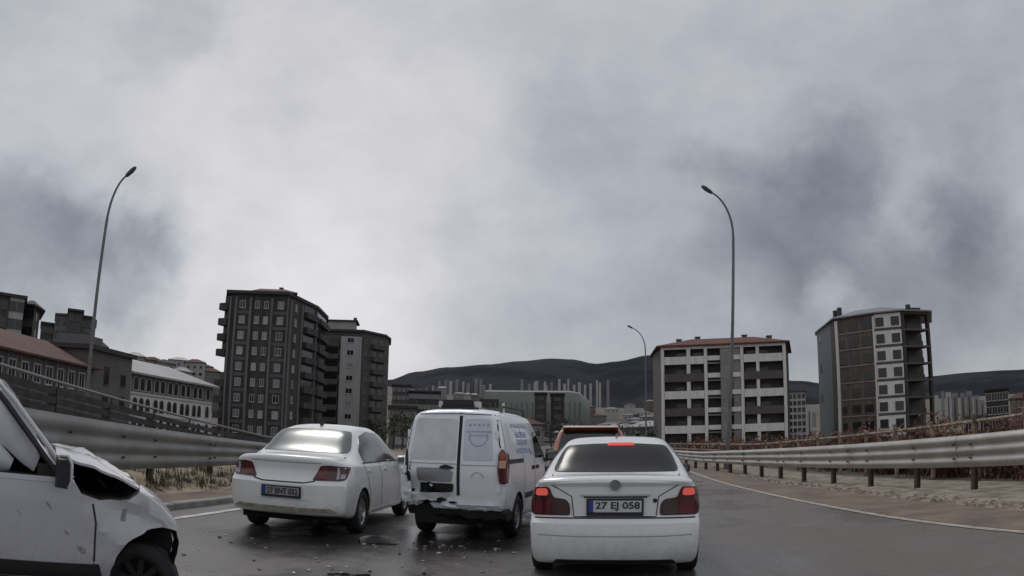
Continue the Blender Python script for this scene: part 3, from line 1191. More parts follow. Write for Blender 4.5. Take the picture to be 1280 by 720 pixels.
for (a, c) in ((0.02, .12), (.93, 1.0)):
    B.fb('column', FD, LD * a, LD * c, 0, zt, .02, M_roofd, .4)
FDb = (Vector(FD[0]) + (back(s3, 4.9) - s3), Vector(FD[1]) + (back(s4, 4.9) - s4))
B.fb('column', FDb, LD * .9, LD * 1.0, 0, zt, .02, M_roofd, .4)
for k in range(8):
    z = zt - (k + 1) * fh
    if z < 0:
        break
    B.fb('partition_wall', FDb, 0, LD * .70, z, z + fh - .4, .05, M_inner, .2)
mb = MB()
mb.hip([P[0], P[1], P[2], P[3], P[4], P[5], P[6]], zt + .003, 1.7, .40, .7)
rf = B.part('roof', mb, M_roofg)
for (pp, qq, dd, h) in ((1, .1, 2.5, 2.6), (1, .0, 4, 2.3), (3, .2, 4, 1.9)):
    p = Vector(P[pp]) + (back(s2, dd) - s2) + Vector((qq * 10, 0))
    mb = MB()
    mb.box(p.x - .35, p.x + .35, p.y - .35, p.y + .35, zt + .3, zt + h)
    mb.build('chimney', M_roofd, rf)

# ---- far left: long red roofed building along the ramp
a, c = gp(-60, 66), gp(112, 84)
B = Bld('long_building', 'long low grey building with an old red tiled roof on the left', 'building', (a.x, a.y, gz(a.x, a.y) - 1))
d = (c - a).normalized()
n_ = Vector((d.y, -d.x))
P = B.poly([a, c, c - n_ * 13, a - n_ * 13])
zb = B.b.z
zt = (at(105, 456, 83).z + at(10, 439, 73).z) / 2 - zb
print('red roof', at(105, 456, 83).z, at(10, 439, 73).z)
mb = MB()
mb.prism(P, 0, zt)
B.part('wall', mb, mat('dull_grey_wall', (.115, .11, .11), .85, var=.25, vscale=.3))
F = (P[0], P[1])
L = flen(F)
k = 0
wl = window_mesh('window', 1.0, 1.7, M_win, M_frame, .1)
uu = 1.6
while uu < L - 1:
    B.fb('pilaster', F, uu - .95, uu - .72, 0, zt - .1, .12, M_wallA2)
    B.win(wl, F, uu, zt - 2.6)
    uu += 2.1
mb = MB()
ov = .8
e0, e1 = Vector(P[0]) + n_ * ov - d * ov, Vector(P[1]) + n_ * ov + d * ov
m0, m1 = (Vector(P[0]) + Vector(P[3])) / 2 - d * ov, (Vector(P[1]) + Vector(P[2])) / 2 + d * ov
g0, g1 = Vector(P[3]) - n_ * ov - d * ov, Vector(P[2]) - n_ * ov + d * ov
H_ = 2.6
mb.add([(*e0, zt + .003), (*e1, zt + .003), (*m1, zt + H_), (*m0, zt + H_), (*g0, zt + .003), (*g1, zt + .003), (*e0, zt - .2), (*e1, zt - .2), (*g0, zt - .2), (*g1, zt - .2)],
       [(0, 1, 2, 3), (3, 2, 5, 4), (6, 7, 1, 0), (0, 3, 4, 8, 6), (1, 7, 9, 5, 2), (4, 5, 9, 8), (6, 8, 9, 7)])
B.part('roof', mb, M_roofr2)

# ---- grey gabled building beside it
a, c = gp(106, 84), gp(160, 92)
B = Bld('grey_house', 'grey rendered building with two dark openings left of the white school', 'building', (a.x, a.y, gz(a.x, a.y) - 1))
zb = B.b.z
zt = at(130, 440, 86).z - zb
d = (c - a).normalized()
n_ = Vector((d.y, -d.x))
P = B.poly([a, c, c - n_ * 10, a - n_ * 10])
mb = MB()
mb.prism(P, 0, zt)
B.part('wall', mb, mat('taupe_render', (.135, .125, .12), .85, var=.2, vscale=.3))
F = (P[0], P[1])
L = flen(F)
w1 = window_mesh('window', 1.0, 2.0, M_win, M_framed, .06, bars=0)
w2 = window_mesh('window', 1.1, 1.2, M_win, M_framed, .06, bars=0)
B.win(w1, F, L * .40, zt - 3.6)
B.win(w2, F, L * .40, zt - 6.0)
B.win(w2, F, L * .80, zt - 3.4)
B.win(w2, F, L * .80, zt - 6.0)
mb = MB()
mb.prism([Vector(P[0]) + n_ * .6 - d * .6, Vector(P[1]) + n_ * .6 + d * .2, Vector(P[2]) - n_ * .6 + d * .2, Vector(P[3]) - n_ * .6 - d * .6], zt + .003, zt + .5)
B.part('roof', mb, M_roofd)
B.fb('dormer', F, L * -.02, L * .38, zt + .5, zt + 1.6, -.8, M_wallA2, 5)

# ---- white school with arched windows
a, c = gp(161, 98), gp(263, 116)
B = Bld('school_building', 'long white building with rows of arched windows and a pale roof', 'school', (a.x, a.y, gz(a.x, a.y) - 2))
zb = B.b.z
z_l, z_r = at(161, 465, 98).z - zb, at(262, 482, 116).z - zb
zt = (z_l + z_r) / 2
d = (c - a).normalized()
n_ = Vector((d.y, -d.x))
P = B.poly([a, c, c - n_ * 12, a - n_ * 12])
mb = MB()
mb.prism(P, 0, zt)
B.part('wall', mb, mat('school_white', (.60, .59, .59), .85, var=.15, vscale=.3))
F = (P[0], P[1])
L = flen(F)
B.fb('dark_upper_band', F, .02, L - .02, zt - 2.5, zt, .06, mat('school_dark_band', (.13, .12, .12), .8))


def arched(name, w_, h):
    mb = MB()
    out = [(-w_ / 2, 0), (w_ / 2, 0)] + [(w_ / 2 * math.cos(q), h - w_ / 2 + w_ / 2 * math.sin(q)) for q in [R(x) for x in range(0, 181, 30)]]
    n = len(out)
    mb.add([(x, -.02, z) for x, z in out] + [(x, .05, z) for x, z in out], [tuple(range(n))] + [(i, i + n, (i + 1) % n + n, (i + 1) % n) for i in range(n)], 0)
    ins = [(x * 1.22, (z - h / 2) * 1.1 + h / 2) for x, z in out]
    mb.add([(x, -.05, z) for x, z in out] + [(x, -.05, z) for x, z in ins] + [(x, .05, z) for x, z in ins] + [(x, -.02, z) for x, z in out],
           [(i, (i + 1) % n, (i + 1) % n + n, i + n) for i in range(n)] + [(i + n, (i + 1) % n + n, (i + 1) % n + 2 * n, i + 2 * n) for i in range(n)] + [(i + 3 * n, (i + 1) % n + 3 * n, (i + 1) % n, i) for i in range(n)], 1)
    return mb.mesh(name, [M_win, M_frame])


wa = arched('window', 1.05, 1.75)
us = [.03, .10, .17, .26, .33, .42, .49, .58, .65, .74, .81, .92]
for row in range(4):
    for q in us:
        B.win(wa, F, L * q + .3, zt - 2.25 - row * 2.75, .06 if row == 0 else 0)
for row in range(1, 4):
    B.fb('string_course', F, 0.01, L - .01, zt - .15 - row * 2.75, zt + .03 - row * 2.75, .12, M_wallB2)
mb = MB()
e0, e1 = Vector(P[0]) + n_ * .9 - d * .9, Vector(P[1]) + n_ * .9 + d * .9
g0, g1 = Vector(P[3]) - n_ * .9 - d * .9, Vector(P[2]) - n_ * .9 + d * .9
m0, m1 = (e0 + g0) / 2 + d * 1.5, (e1 + g1) / 2 - d * 5.0
mb.add([(*e0, zt + .003), (*e1, zt + .003), (*m1, zt + 2.4), (*m0, zt + 2.4), (*g0, zt + .003), (*g1, zt + .003), (*e0, zt - .25), (*e1, zt - .25), (*g0, zt - .25), (*g1, zt - .25)],
       [(0, 1, 2, 3), (3, 2, 5, 4), (6, 7, 1, 0), (0, 3, 4), (1, 5, 2), (4, 5, 9, 8), (6, 8, 9, 7), (0, 4, 8, 6), (1, 7, 9, 5)])
B.part('roof', mb, M_roofl)

# ---- far left apartment towers
def tower(label, pxs, Ds, ytop, wallm, group=None, cols=3, eave=.9, name='apartment_block', rows=9, fh=2.9, wm_=None, facemats=None, roofm=None, roofh=.5, depth=12, zmin=None):
    pts = [gp(x, D) for x, D in zip(pxs, Ds)]
    zb = min(gz(p.x, p.y) for p in pts) - 1.5 if zmin is None else zmin
    B = Bld(name, label, 'apartment block', (pts[0].x, pts[0].y, zb), group)
    i = len(pts) // 2
    zt = at((pxs[0] + pxs[-1]) / 2, ytop, sum(Ds) / len(Ds)).z - zb
    P = B.poly(pts + [back(pts[-1], depth), back(pts[0], depth)])
    mb = MB()
    mb.prism(P, 0, zt)
    B.part('wall', mb, wallm)
    for k in range(len(pts) - 1):
        F = (P[k], P[k + 1])
        L = flen(F)
        if facemats and facemats[k]:
            B.fb('face_panel', F, .05, L - .05, 0, zt, .08, facemats[k])
        n = cols[k] if isinstance(cols, (list, tuple)) else cols
        for r in range(rows):
            z = zt - 2.2 - r * fh
            if z < .5:
                break
            for c in range(n):
                B.win(wm_, F, L * (c + .5) / n, z, .08 if facemats and facemats[k] else 0)
    c_ = sum((Vector(p) for p in P), Vector((0, 0))) / len(P)
    mb = MB()
    if roofh > 1:
        mb.hip(P, zt + .003, roofh, .4, eave)
    else:
        mb.prism([c_ + (Vector(p) - c_) * (1 + eave / 8) for p in P], zt + .003, zt + roofh)
    B.part('roof', mb, roofm or M_roofd)
    return B


wt1 = window_mesh('window', 1.1, 1.5, M_win, M_framed, .07)
tower('pale fronted apartment block at the left picture edge above the red roof', (-30, -2, 17), (128, 128, 128), 368, M_wallA, wm_=wt1, cols=(2, 2), rows=8, facemats=(None, M_wallB2), eave=1.0)
tower('dark apartment block with wide eaves just right of the pale edge block', (17, 30, 38), (133, 132, 138), 383, M_wallA, wm_=wt1, cols=(2, 1), rows=8, eave=1.4, roofh=1.4)
tower('low dark apartment block left of the stepped grey block', (41, 58), (190, 190), 404, M_wallB, wm_=wt1, cols=3, rows=7)
tower('stepped grey apartment block with a raised middle, left', (58, 74), (182, 180), 393, M_wallA2, wm_=wt1, cols=2, rows=8)
tower('raised middle bay of the stepped grey block at left', (74, 92), (178, 178), 388, M_wallB, wm_=wt1, cols=2, rows=9, eave=1.4)
tower('right wing of the stepped grey block with dark balconies', (92, 104, 110), (180, 180, 186), 398, M_wallA2, wm_=wt1, cols=(2, 1), rows=8, eave=1.0)

# ---- houses on the left hillside
wh = window_mesh('window', 1.3, 1.2, M_win, M_frame, .1, bars=0)
for i, (x0, x1, D, yt) in enumerate(((110, 128, 190, 428), (152, 176, 270, 439), (172, 196, 320, 446), (190, 214, 290, 448), (206, 232, 340, 446), (226, 252, 300, 449), (238, 262, 360, 455), (252, 272, 330, 460), (160, 182, 230, 452), (212, 236, 250, 458))):
    a, c = gp(x0, D), gp(x1, D + random.uniform(-8, 8))
    zt0 = at((x0 + x1) / 2, yt, D).z
    zb = min(gz(a.x, a.y), gz(c.x, c.y)) - 3
    h = max(4, zt0 - zb - 1.5)
    B = Bld('hillside_house', 'small pale house crowded on the far left hillside', 'house', (a.x, a.y, zb), 'houses on the left hillside')
    P = B.poly([a, c, back(c, 9), back(a, 9)])
    mb = MB()
    mb.prism(P, 0, h)
    B.part('wall', mb, random.choice([M_wallB2, M_wallA2, M_conc]))
    L = flen((P[0], P[1]))
    for q in (.2, .5, .8):
        for r in range(2):
            if h - 2.3 - r * 2.8 > 0:
                B.win(wh, (P[0], P[1]), L * q, h - 2.3 - r * 2.8)
    mb = MB()
    mb.hip(P, h + .003, 1.5, .3, .6)
    B.part('roof', mb, random.choice([M_roofd, M_roofr2, M_roofg]))

# ---- middle distance: hall, dark twin block, low blocks left of the van
a, c = gp(606, 420), gp(738, 420)
B = Bld('sports_hall', 'long greenish hall with a rounded roof in the valley', 'hall', (a.x, a.y, -5))
d = (c - a).normalized()
n_ = Vector((d.y, -d.x))
Hh = at(660, 488, 420).z + 5
L = (c - a).length
mb = MB()
rows = []
for i in range(13):
    q = R(90) * i / 12
    rows.append((-math.sin(q) * 0 + 9 * (1 - math.cos(R(90) - q)) , 0))
zl = Hh * .30
prof = [(0, 0), (-.5, zl), (-2.5, zl + (Hh - zl) * .25), (-2.5, zl + (Hh - zl) * .7), (-.5, zl + (Hh - zl) * .96), (3, Hh), (24, Hh), (28, zl), (28, 0)]
vs = []
for k in range(11):
    q = k / 10
    s_ = 1 - .06 * max(0, q - .8) * 5 - .16 * max(0, q - .93) * 10
    for (o_, z) in prof:
        p = Vector((0, 0)) + d * (L * q) - n_ * (o_ + (5 if k == 10 else 0))
        vs.append((p.x, p.y, z * (s_ if z > zl else 1)))
m_ = len(prof)
mb.add(vs, [(k * m_ + i, (k + 1) * m_ + i, (k + 1) * m_ + i + 1, k * m_ + i + 1) for k in range(10) for i in range(m_ - 1)] + [tuple(range(m_ - 1, -1, -1)), tuple(10 * m_ + i for i in range(m_))])
B.part('shell', mb, M_arena, smooth=40)
FH = ((0, 0), tuple(d * L))
for k in range(1, 19):
    B.fb('panel_rib', FH, L * k / 20 - .25, L * k / 20 + .25, zl + (Hh - zl) * .25, zl + (Hh - zl) * .70, 2.85, mat('hall_rib_grey', (.13, .14, .125), .6))
for k in range(10):
    B.fb('window_band', FH, L * (.04 + k * .094), L * (.04 + k * .094) + L * .07, zl * .45, zl * .8, .35, M_win)
B.fb('dark_vent', ((0, 0), tuple(d * L)), -3, L * .13, Hh * .70, Hh * .84, 2.8, M_roofd)
wt2 = window_mesh('window', 2.3, 1.2, M_win, M_framed, .05, bars=0)
tower('dark twin fronted block standing in front of the greenish hall', (668, 683), (235, 235), 492, M_roofd, wm_=wt2, cols=1, rows=6, roofh=.4, zmin=-5)
tower('second dark block beside its twin before the greenish hall', (688, 705), (240, 240), 493, M_wallA, wm_=wt2, cols=1, rows=6, roofh=.4, zmin=-5)
wt3 = window_mesh('window', 1.3, 1.5, M_winl, M_framed, .06)
tower('grey flat block right beside the brown grey apartment block', (489, 512), (260, 260), 482, M_wallB, wm_=wt3, cols=4, rows=6, zmin=-5)
tower('low dark block with pale windows left of the van roof', (510, 548), (230, 230), 490, M_wallA, wm_=wt3, cols=8, rows=3, fh=3.3, zmin=-5)
tower('grey low block with roof terraces beside the dark apartment blocks', (486, 520), (150, 150), 510, M_wallA2, wm_=wt3, cols=5, rows=3, fh=3.3, zmin=-5)
tower('small pale block low beside the van', (494, 512), (110, 110), 526, M_wallB2, wm_=wt3, cols=3, rows=2, fh=3.0, zmin=-5, depth=7)

# valley roofs between the hall and the red roofed block
for i in range(96):
    px_ = random.uniform(478, 824)
    D = random.choice([random.uniform(150, 300), random.uniform(300, 600), random.uniform(500, 880)])
    
    a = gp(px_, D)
    c = gp(px_ + 900 * random.uniform(7, 14) / D, D + random.uniform(-6, 6))
    h = random.uniform(3.5, 7.5) + (D - 150) * .008
    wm_, wn = random.choice([(M_wallB2, 'pale'), (M_wallA2, 'grey'), (M_conc, 'concrete'), (M_brown, 'brown')])
    rm_, rn = random.choice([(M_roofd, 'dark'), (M_roofr2, 'red'), (M_roofg, 'grey'), (M_roofg, 'grey')])
    B = Bld('valley_house', 'small %s walled house with %s roof in the crowded valley' % (wn, rn), 'house', (a.x, a.y, gz(a.x, a.y) - 1.5), '%s houses with %s roofs down in the valley' % (wn, rn))
    P = B.poly([a, c, back(c, 8), back(a, 8)])
    mb = MB()
    mb.prism(P, 0, h + 1)
    B.part('wall', mb, wm_)
    L = flen((P[0], P[1]))
    for q in (.25, .6, .85):
        B.win(wh, (P[0], P[1]), L * q, h - 1.4)
    mb = MB()
    mb.hip(P, h + 1.003, 1.3, .3, .5)
    B.part('roof', mb, rm_)

# ---- slim far towers: two clusters below the hills
wf = window_mesh('window', 1.8, 1.6, M_win, M_framed, .05, bars=0)


def slim(px_, w_, D, yt, m, group, label, win=False):
    a, c = gp(px_ - w_ / 2, D), gp(px_ + w_ / 2, D)
    h = at(px_, yt, D).z - gz(a.x, a.y) + 2
    B = Bld('slim_tower', label, 'tower block', (a.x, a.y, gz(a.x, a.y) - 2), group)
    P = B.poly([a, c, back(c, (c - a).length), back(a, (c - a).length)])
    mb = MB()
    mb.prism(P, 0, h)
    B.part('wall', mb, m)
    L = flen((P[0], P[1]))
    if w_ > 5.5:
        mb = MB()
        mb.fbox((P[0], P[1]), L * .42, L * .58, 2, h - 3, .25)
        B.part('window_strip', mb, M_win)
    return B


random.seed(21)
for (px_, yt) in ((548, 476), (556, 474), (562, 476), (570, 474), (578, 477), (584, 479), (594, 473), (600, 474), (604, 481), (540, 482), (532, 484), (524, 486), (612, 480)):
    slim(px_, random.uniform(2.6, 4.2), random.uniform(850, 1000), yt, random.choice([M_far, M_far2]), 'slim towers below the far hill, left cluster', 'slim far tower below the hill, in the cluster above the van')
for i in range(17):
    px_ = 652 + i * 6.6 + random.uniform(-2.5, 2.5)
    slim(px_, random.uniform(2.2, 3.8), random.uniform(950, 1200), random.uniform(472, 482), random.choice([M_far, M_far, M_far2]), 'slim towers below the far hill, middle cluster', 'slim far tower below the hill, in the row above the greenish hall')
for (px_, yt, w_) in ((1180, 489, 4), (1187, 490, 7), (1195, 491, 8), (1205, 491, 6), (1213, 489, 8), (1222, 494, 7), (1229, 500, 6)):
    slim(px_, w_, random.uniform(480, 560), yt, random.choice([M_far, M_far2]), 'towers right of the half clad block', 'pale far tower in the cluster right of the half clad block')
slim(1012, 7, 420, 508, M_far, None, 'slim pale tower right beside the gridded white tower')
slim(1018, 5, 520, 516, M_far2, None, 'short grey tower second right of the gridded white tower')
for (px_, yt) in ((1020, 510), (1172, 494), (1176, 500)):
    slim(px_, 5, 700, yt, M_far, 'pale towers partly behind the half clad block', 'pale far tower peeping out beside the half clad block')
wg = window_mesh('window', 1.15, 1.5, M_win, M_far, .05, bars=0)
tower('white tower gridded with dark windows between the two unfinished blocks', (986, 1008), (250, 250), 490, M_far, wm_=wg, cols=4, rows=9, fh=2.3, roofh=.4, zmin=-5)
wk = window_mesh('window', 1.2, 1.5, M_win, M_frame, .12)
tower('dark apartment block with white bays at the right picture edge', (1234, 1262), (165, 165), 487, M_roofd, wm_=wk, cols=4, rows=6, facemats=(None,), roofh=.4, zmin=-4)
tower('reddish brown block beyond the fence at the right picture edge', (1264, 1300), (200, 210), 498, M_brown, wm_=wk, cols=5, rows=3, fh=3.2, roofh=1.5, roofm=M_roofr2, zmin=-4)
tower('low pale shed behind the fence near the right picture edge', (1206, 1234), (110, 110), 522, M_wallB2, wm_=wk, cols=3, rows=1, roofh=.3, zmin=-4, depth=6)

# ---- hills
HP = [(-200, 470), (100, 470), (270, 474), (485, 476), (520, 466), (560, 460.5), (610, 457), (650, 453), (690, 449.5), (715, 450.5), (745, 456), (772, 453), (810, 446), (850, 452), (900, 462), (1000, 477), (1030, 480), (1100, 476), (1168, 471.5), (1200, 468), (1240, 465), (1280, 463), (1500, 462)]


def ridge(D, profile, name, m, d0, d1, lift=0.0):
    azs = []
    for (x, y) in profile:
        r = pxray(x, y)
        azs.append((math.atan2(r.x, r.y), r.z / math.hypot(r.x, r.y)))
    mb = MB()
    na, nd = 180, 16
    A0, A1 = azs[0][0], azs[-1][0]
    for j in range(nd + 1):
        q = j / nd
        dist = d0 + (d1 - d0) * q
        for i in range(na + 1):
            a = A0 + (A1 - A0) * i / na
            for k in range(len(azs) - 1):
                if azs[k][0] <= a <= azs[k + 1][0] + 1e-6:
                    s_ = (a - azs[k][0]) / (azs[k + 1][0] - azs[k][0])
                    e = azs[k][1] + (azs[k + 1][1] - azs[k][1]) * (s_ * s_ * (3 - 2 * s_))
                    break
            top = (e * D + CAM_H + lift)
            prof = sstep(d0, D, dist) if dist <= D else 1 - .5 * sstep(D, d1, dist)
            x, y = math.sin(a) * dist, math.cos(a) * dist
            nzv = noise.fractal(Vector((x * .0022, y * .0022, 1)), 1.0, 2.0, 5)
            mb.v.append((x, y, -8 + (top + 8) * prof + nzv * 26 * (prof * (1 - prof) * 2.2 + .05 * prof)))
    for j in range(nd):
        for i in range(na):
            k = j * (na + 1) + i
            mb.f.append((k, k + 1, k + na + 2, k + na + 1))
    mb.m = [0] * len(mb.f)
    return mb.build(name, m, smooth=True, kind='structure')


M_hill = mat('scrub_hill', spec=.05, col=(.036, .038, .047), rough=.95, col2=(.019, .020, .028), vscale=.0045, vlo=.42, vhi=.60)
ridge(2600, HP, 'hill', M_hill, 1250, 4200)

# dark trees at the feet of the blocks


def tree(x, y, h, label, group, spread=.42, n=260):
    z = gz(x, y) - .2
    t = thing('tree', label, 'tree', (x, y, z), 0, group)
    mb = MB()
    mb.tube([(0, 0, 0), (.05 * h * random.uniform(-1, 1), 0, h * .35), (.06 * h * random.uniform(-1, 1), .05 * h, h * .7)], [h * .03, h * .022, h * .008], 7)
    for k in range(4):
        a = random.uniform(0, 6.28)
        mb.tube([(0, 0, h * (.3 + .08 * k)), (math.cos(a) * h * .2, math.sin(a) * h * .2, h * (.5 + .1 * k))], [h * .012, h * .004], 5)
    mb.build('trunk', M_bark, t)
    mb = MB()
    cl = [(random.gauss(0, spread * .42) * h, random.gauss(0, spread * .42) * h, h * random.uniform(.42, .92), h * random.uniform(.10, .2)) for _ in range(11)]
    for i in range(n):
        c = random.choice(cl)
        d = Vector((random.gauss(0, 1), random.gauss(0, 1), random.gauss(0, 1))).normalized() * c[3] * random.random() ** .4
        p = Vector(c[:3]) + d
        a = Vector((random.uniform(-1, 1), random.uniform(-1, 1), random.uniform(-1, 1))) * h * .045
        bq = Vector((random.uniform(-1, 1), random.uniform(-1, 1), random.uniform(-1, 1))) * h * .045
        mb.add([p, p + a, p + a + bq, p + bq], [(0, 1, 2, 3)])
    mb.build('crown', M_leaf, t)
    return t


random.seed(5)
for i, (px_, D, h) in enumerate(((492, 90, 5.0), (503, 80, 4.2), (515, 100, 4.6), (478, 105, 5.5), (440, 110, 5.0), (660, 120, 4.0), (690, 95, 4.2), (712, 100, 4.5), (730, 110, 4.5), (760, 100, 3.6), (782, 90, 3.5), (800, 95, 3.6), (812, 105, 4.2))):
    p = gp(px_, D)
    tree(p.x, p.y, h, 'dark bushy tree below road level in front of the town', 'dark trees below the road')
for i, (px_, D, h) in enumerate(((1015, 80, 3.4), (1035, 75, 3.0), (1100, 70, 3.2), (1180, 62, 3.4), (1225, 60, 3.6), (1260, 58, 4.0), (1275, 66, 4.4))):
    p = gp(px_, D)
    twig_shrub(p.x, p.y, gz(p.x, p.y), h, 1.5, 'tall reddish bare shrub on the slope below the unfinished blocks', n=240)['group'] = 'bare shrubs below the blocks'
# ------------------------------------------------------------------ vehicles


def interp(tab, y):
    """smooth monotone-ish interpolation through (y, value) points"""
    n = len(tab)
    if y <= tab[0][0]:
        return tab[0][1]
    if y >= tab[-1][0]:
        return tab[-1][1]
    for i in range(n - 1):
        if tab[i][0] <= y <= tab[i + 1][0]:
            break
    h = tab[i + 1][0] - tab[i][0]
    d = (tab[i + 1][1] - tab[i][1]) / h

    def slope(k):
        if k == 0 or k == n - 1:
            return d if n == 2 else ((tab[1][1] - tab[0][1]) / (tab[1][0] - tab[0][0]) if k == 0 else (tab[-1][1] - tab[-2][1]) / (tab[-1][0] - tab[-2][0]))
        a = (tab[k][1] - tab[k - 1][1]) / (tab[k][0] - tab[k - 1][0])
        b_ = (tab[k + 1][1] - tab[k][1]) / (tab[k + 1][0] - tab[k][0])
        return 0 if a * b_ <= 0 else 2 * a * b_ / (a + b_)
    m0, m1 = slope(i), slope(i + 1)
    q = (y - tab[i][0]) / h
    q2, q3 = q * q, q * q * q
    return (2 * q3 - 3 * q2 + 1) * tab[i][1] + (q3 - 2 * q2 + q) * h * m0 + (-2 * q3 + 3 * q2) * tab[i + 1][1] + (q3 - q2) * h * m1


def chaikin(p, it=2):
    for _ in range(it):
        q = [p[0]]
        for i in range(len(p) - 1):
            a, c = Vector(p[i]), Vector(p[i + 1])
            if i > 0:
                q.append(a.lerp(c, .25))
            if i < len(p) - 2:
                q.append(a.lerp(c, .75))
        q.append(p[-1])
        p = q
    return [Vector(v) for v in p]


def car_body(S):
    """closed body shell lofted from cross-sections along y; S holds the tables that shape it"""
    L = S['L']
    ys = [0, .012, .03, .055, .09, .13]
    y = .18
    while y < L - .16:
        ys.append(y)
        y += .06
    ys += [L - .13, L - .09, L - .055, L - .03, L - .012, L]
    rings = []
    for y in ys:
        zb, zt, zs = interp(S['zb'], y), interp(S['zt'], y), interp(S['zs'], y)
        wm, ws, wt = interp(S['wm'], y), interp(S['ws'], y), interp(S['wt'], y)
        cr = S.get('crown', .03)
        zs = min(zs, zt - .05)
        zl = zb + (zs - zb) * .22
        zh = zb + (zs - zb) * .72
        side_h = zt - cr - zs
        p = [(0, zb), (wm * .84, zb), (wm * .95, zb + .015), (wm * .985, zl), (wm, zh), (ws + (wm - ws) * .35, zs - .04), (ws, zs),
             (ws + (wt - ws) * .5, zs + side_h * .55), (wt + .015, zt - cr - min(.08, side_h * .3)), (wt - .07, zt - cr * .75), (wt * .45, zt - cr * .1), (0, zt)]
        ring = chaikin(p, 2)
        e = 0.0
        for yy in (y, L - y):
            if yy < .055:
                e = max(e, .035 * (1 - math.sqrt(max(0, 1 - (1 - yy / .055) ** 2))))
        if e:
            zc = (zb + zt) / 2
            ring = [Vector((v.x * (1 - e / max(.3, wm)), v.y + (zc - v.y) * e / max(.2, (zt - zb) / 2))) for v in ring]
        rings.append(ring)
    m = len(rings[0])
    verts, faces = [], []
    full = 2 * m - 2                     # right side bottom->top, left side top->bottom
    for y, r in zip(ys, rings):
        for i in range(m):
            verts.append([r[i].x, y, r[i].y])
        for i in range(m - 2, 0, -1):
            verts.append([-r[i].x, y, r[i].y])
    for k in range(len(ys) - 1):
        for i in range(full):
            j = (i + 1) % full
            faces.append((k * full + i, k * full + j, (k + 1) * full + j, (k + 1) * full + i))
    # end caps: grids between the left and right half of the ring
    for k, flip in ((0, False), (len(ys) - 1, True)):
        Kc = 14
        rowsv = []
        for i in range(m):
            a = k * full + i
            if i in (0, m - 1):
                rowsv.append([a] * (Kc + 1))
                continue
            c = k * full + (full - i)
            row = [c]
            for q in range(1, Kc):
                x = verts[c][0] + (verts[a][0] - verts[c][0]) * q / Kc
                verts.append([x, verts[a][1], verts[a][2]])
                row.append(len(verts) - 1)
            row.append(a)
            rowsv.append(row)
        for i in range(m - 1):
            for q in range(Kc):
                f = [rowsv[i][q], rowsv[i][q + 1], rowsv[i + 1][q + 1], rowsv[i + 1][q]]
                f2 = []
                for v in f:
                    if v not in f2:
                        f2.append(v)
                if len(f2) > 2:
                    faces.append(tuple(f2 if not flip else f2[::-1]))
    W = max(v for _, v in S['wm'])
    fr, ff = S.get('fall_r', .9), S.get('fall_f', .8)
    for v in verts:
        x, y, z = v
        if y < fr:
            d = interp(S['rear'], z) + S.get('plan_r', .16) * (abs(x) / W) ** S.get('plan_p', 3.4)
            v[1] = y + d * (1 - y / fr) ** 2
        if y > L - ff:
            d = interp(S['front'], z) + S.get('plan_f', .25) * (abs(x) / W) ** 2.6
            v[1] = y - d * (1 - (L - y) / ff) ** 2
        if 'warp' in S:
            v[0], v[1], v[2] = S['warp'](v[0], v[1], v[2])
    return verts, faces


def cut_body(name, S, mats, parent, extra=None, smooth=32):
    """body shell with real wheel arches (and other cavities) cut out of it"""
    vs, fs = car_body(S)
    me = bpy.data.meshes.new(name)
    me.from_pydata(vs, [], fs)
    for q in mats:
        me.materials.append(q)
    bm = bmesh.new()
    bm.from_mesh(me)
    bmesh.ops.recalc_face_normals(bm, faces=bm.faces)
    bm.to_mesh(me)
    bm.free()
    ob = bpy.data.objects.new(name, me)
    COL.objects.link(ob)
    mb = MB()
    for (yw, zw, rw) in S['arches']:
        for sx in (-1, 1):
            n = 40
            x0, x1 = (.42, 1.4) if sx > 0 else (-1.4, -.42)
            cv = [(x, yw + rw * math.cos(2 * math.pi * k / n), zw + rw * math.sin(2 * math.pi * k / n)) for x in (x0, x1) for k in range(n)]
            mb.add(cv, [(k, (k + 1) % n, (k + 1) % n + n, k + n) for k in range(n)] + [tuple(range(n - 1, -1, -1)), tuple(range(n, 2 * n))], 1)
    for (vv, ff) in (extra or []):
        mb.add(vv, ff, 1)
    cm = mb.mesh('cutter', mats, fix=True)
    co = bpy.data.objects.new('cutter', cm)
    COL.objects.link(co)
    md = ob.modifiers.new('cut', 'BOOLEAN')
    md.operation = 'DIFFERENCE'
    md.solver = 'EXACT'
    md.object = co
    bpy.context.view_layer.update()
    dg = bpy.context.evaluated_depsgraph_get()
    m2 = bpy.data.meshes.new_from_object(ob.evaluated_get(dg))
    if len(m2.vertices) < 800:               # the exact solver gave up: take the quick one
        md.solver = 'FAST'
        bpy.context.view_layer.update()
        dg = bpy.context.evaluated_depsgraph_get()
        m2 = bpy.data.meshes.new_from_object(ob.evaluated_get(dg))
    bpy.data.objects.remove(co)
    bpy.data.objects.remove(ob)
    m2.name = name
    if 'post' in S:
        for v in m2.vertices:
            v.co = S['post'](v.co)
    m2.polygons.foreach_set('use_smooth', [True] * len(m2.polygons))
    m2.set_sharp_from_angle(angle=R(smooth))
    o = link(name, m2, parent)
    bvh = BVHTree.FromPolygons([v.co.copy() for v in m2.vertices], [tuple(p.vertices) for p in m2.polygons])
    return o, bvh


FR = {'rear': (lambda a, c: Vector((a, -4, c)), Vector((0, 1, 0))),
      'right': (lambda a, c: Vector((4, a, c)), Vector((-1, 0, 0))),
      'left': (lambda a, c: Vector((-4, a, c)), Vector((1, 0, 0))),
      'front': (lambda a, c: Vector((a, 12, c)), Vector((0, -1, 0))),
      'top': (lambda a, c: Vector((a, c, 5)), Vector((0, 0, -1)))}


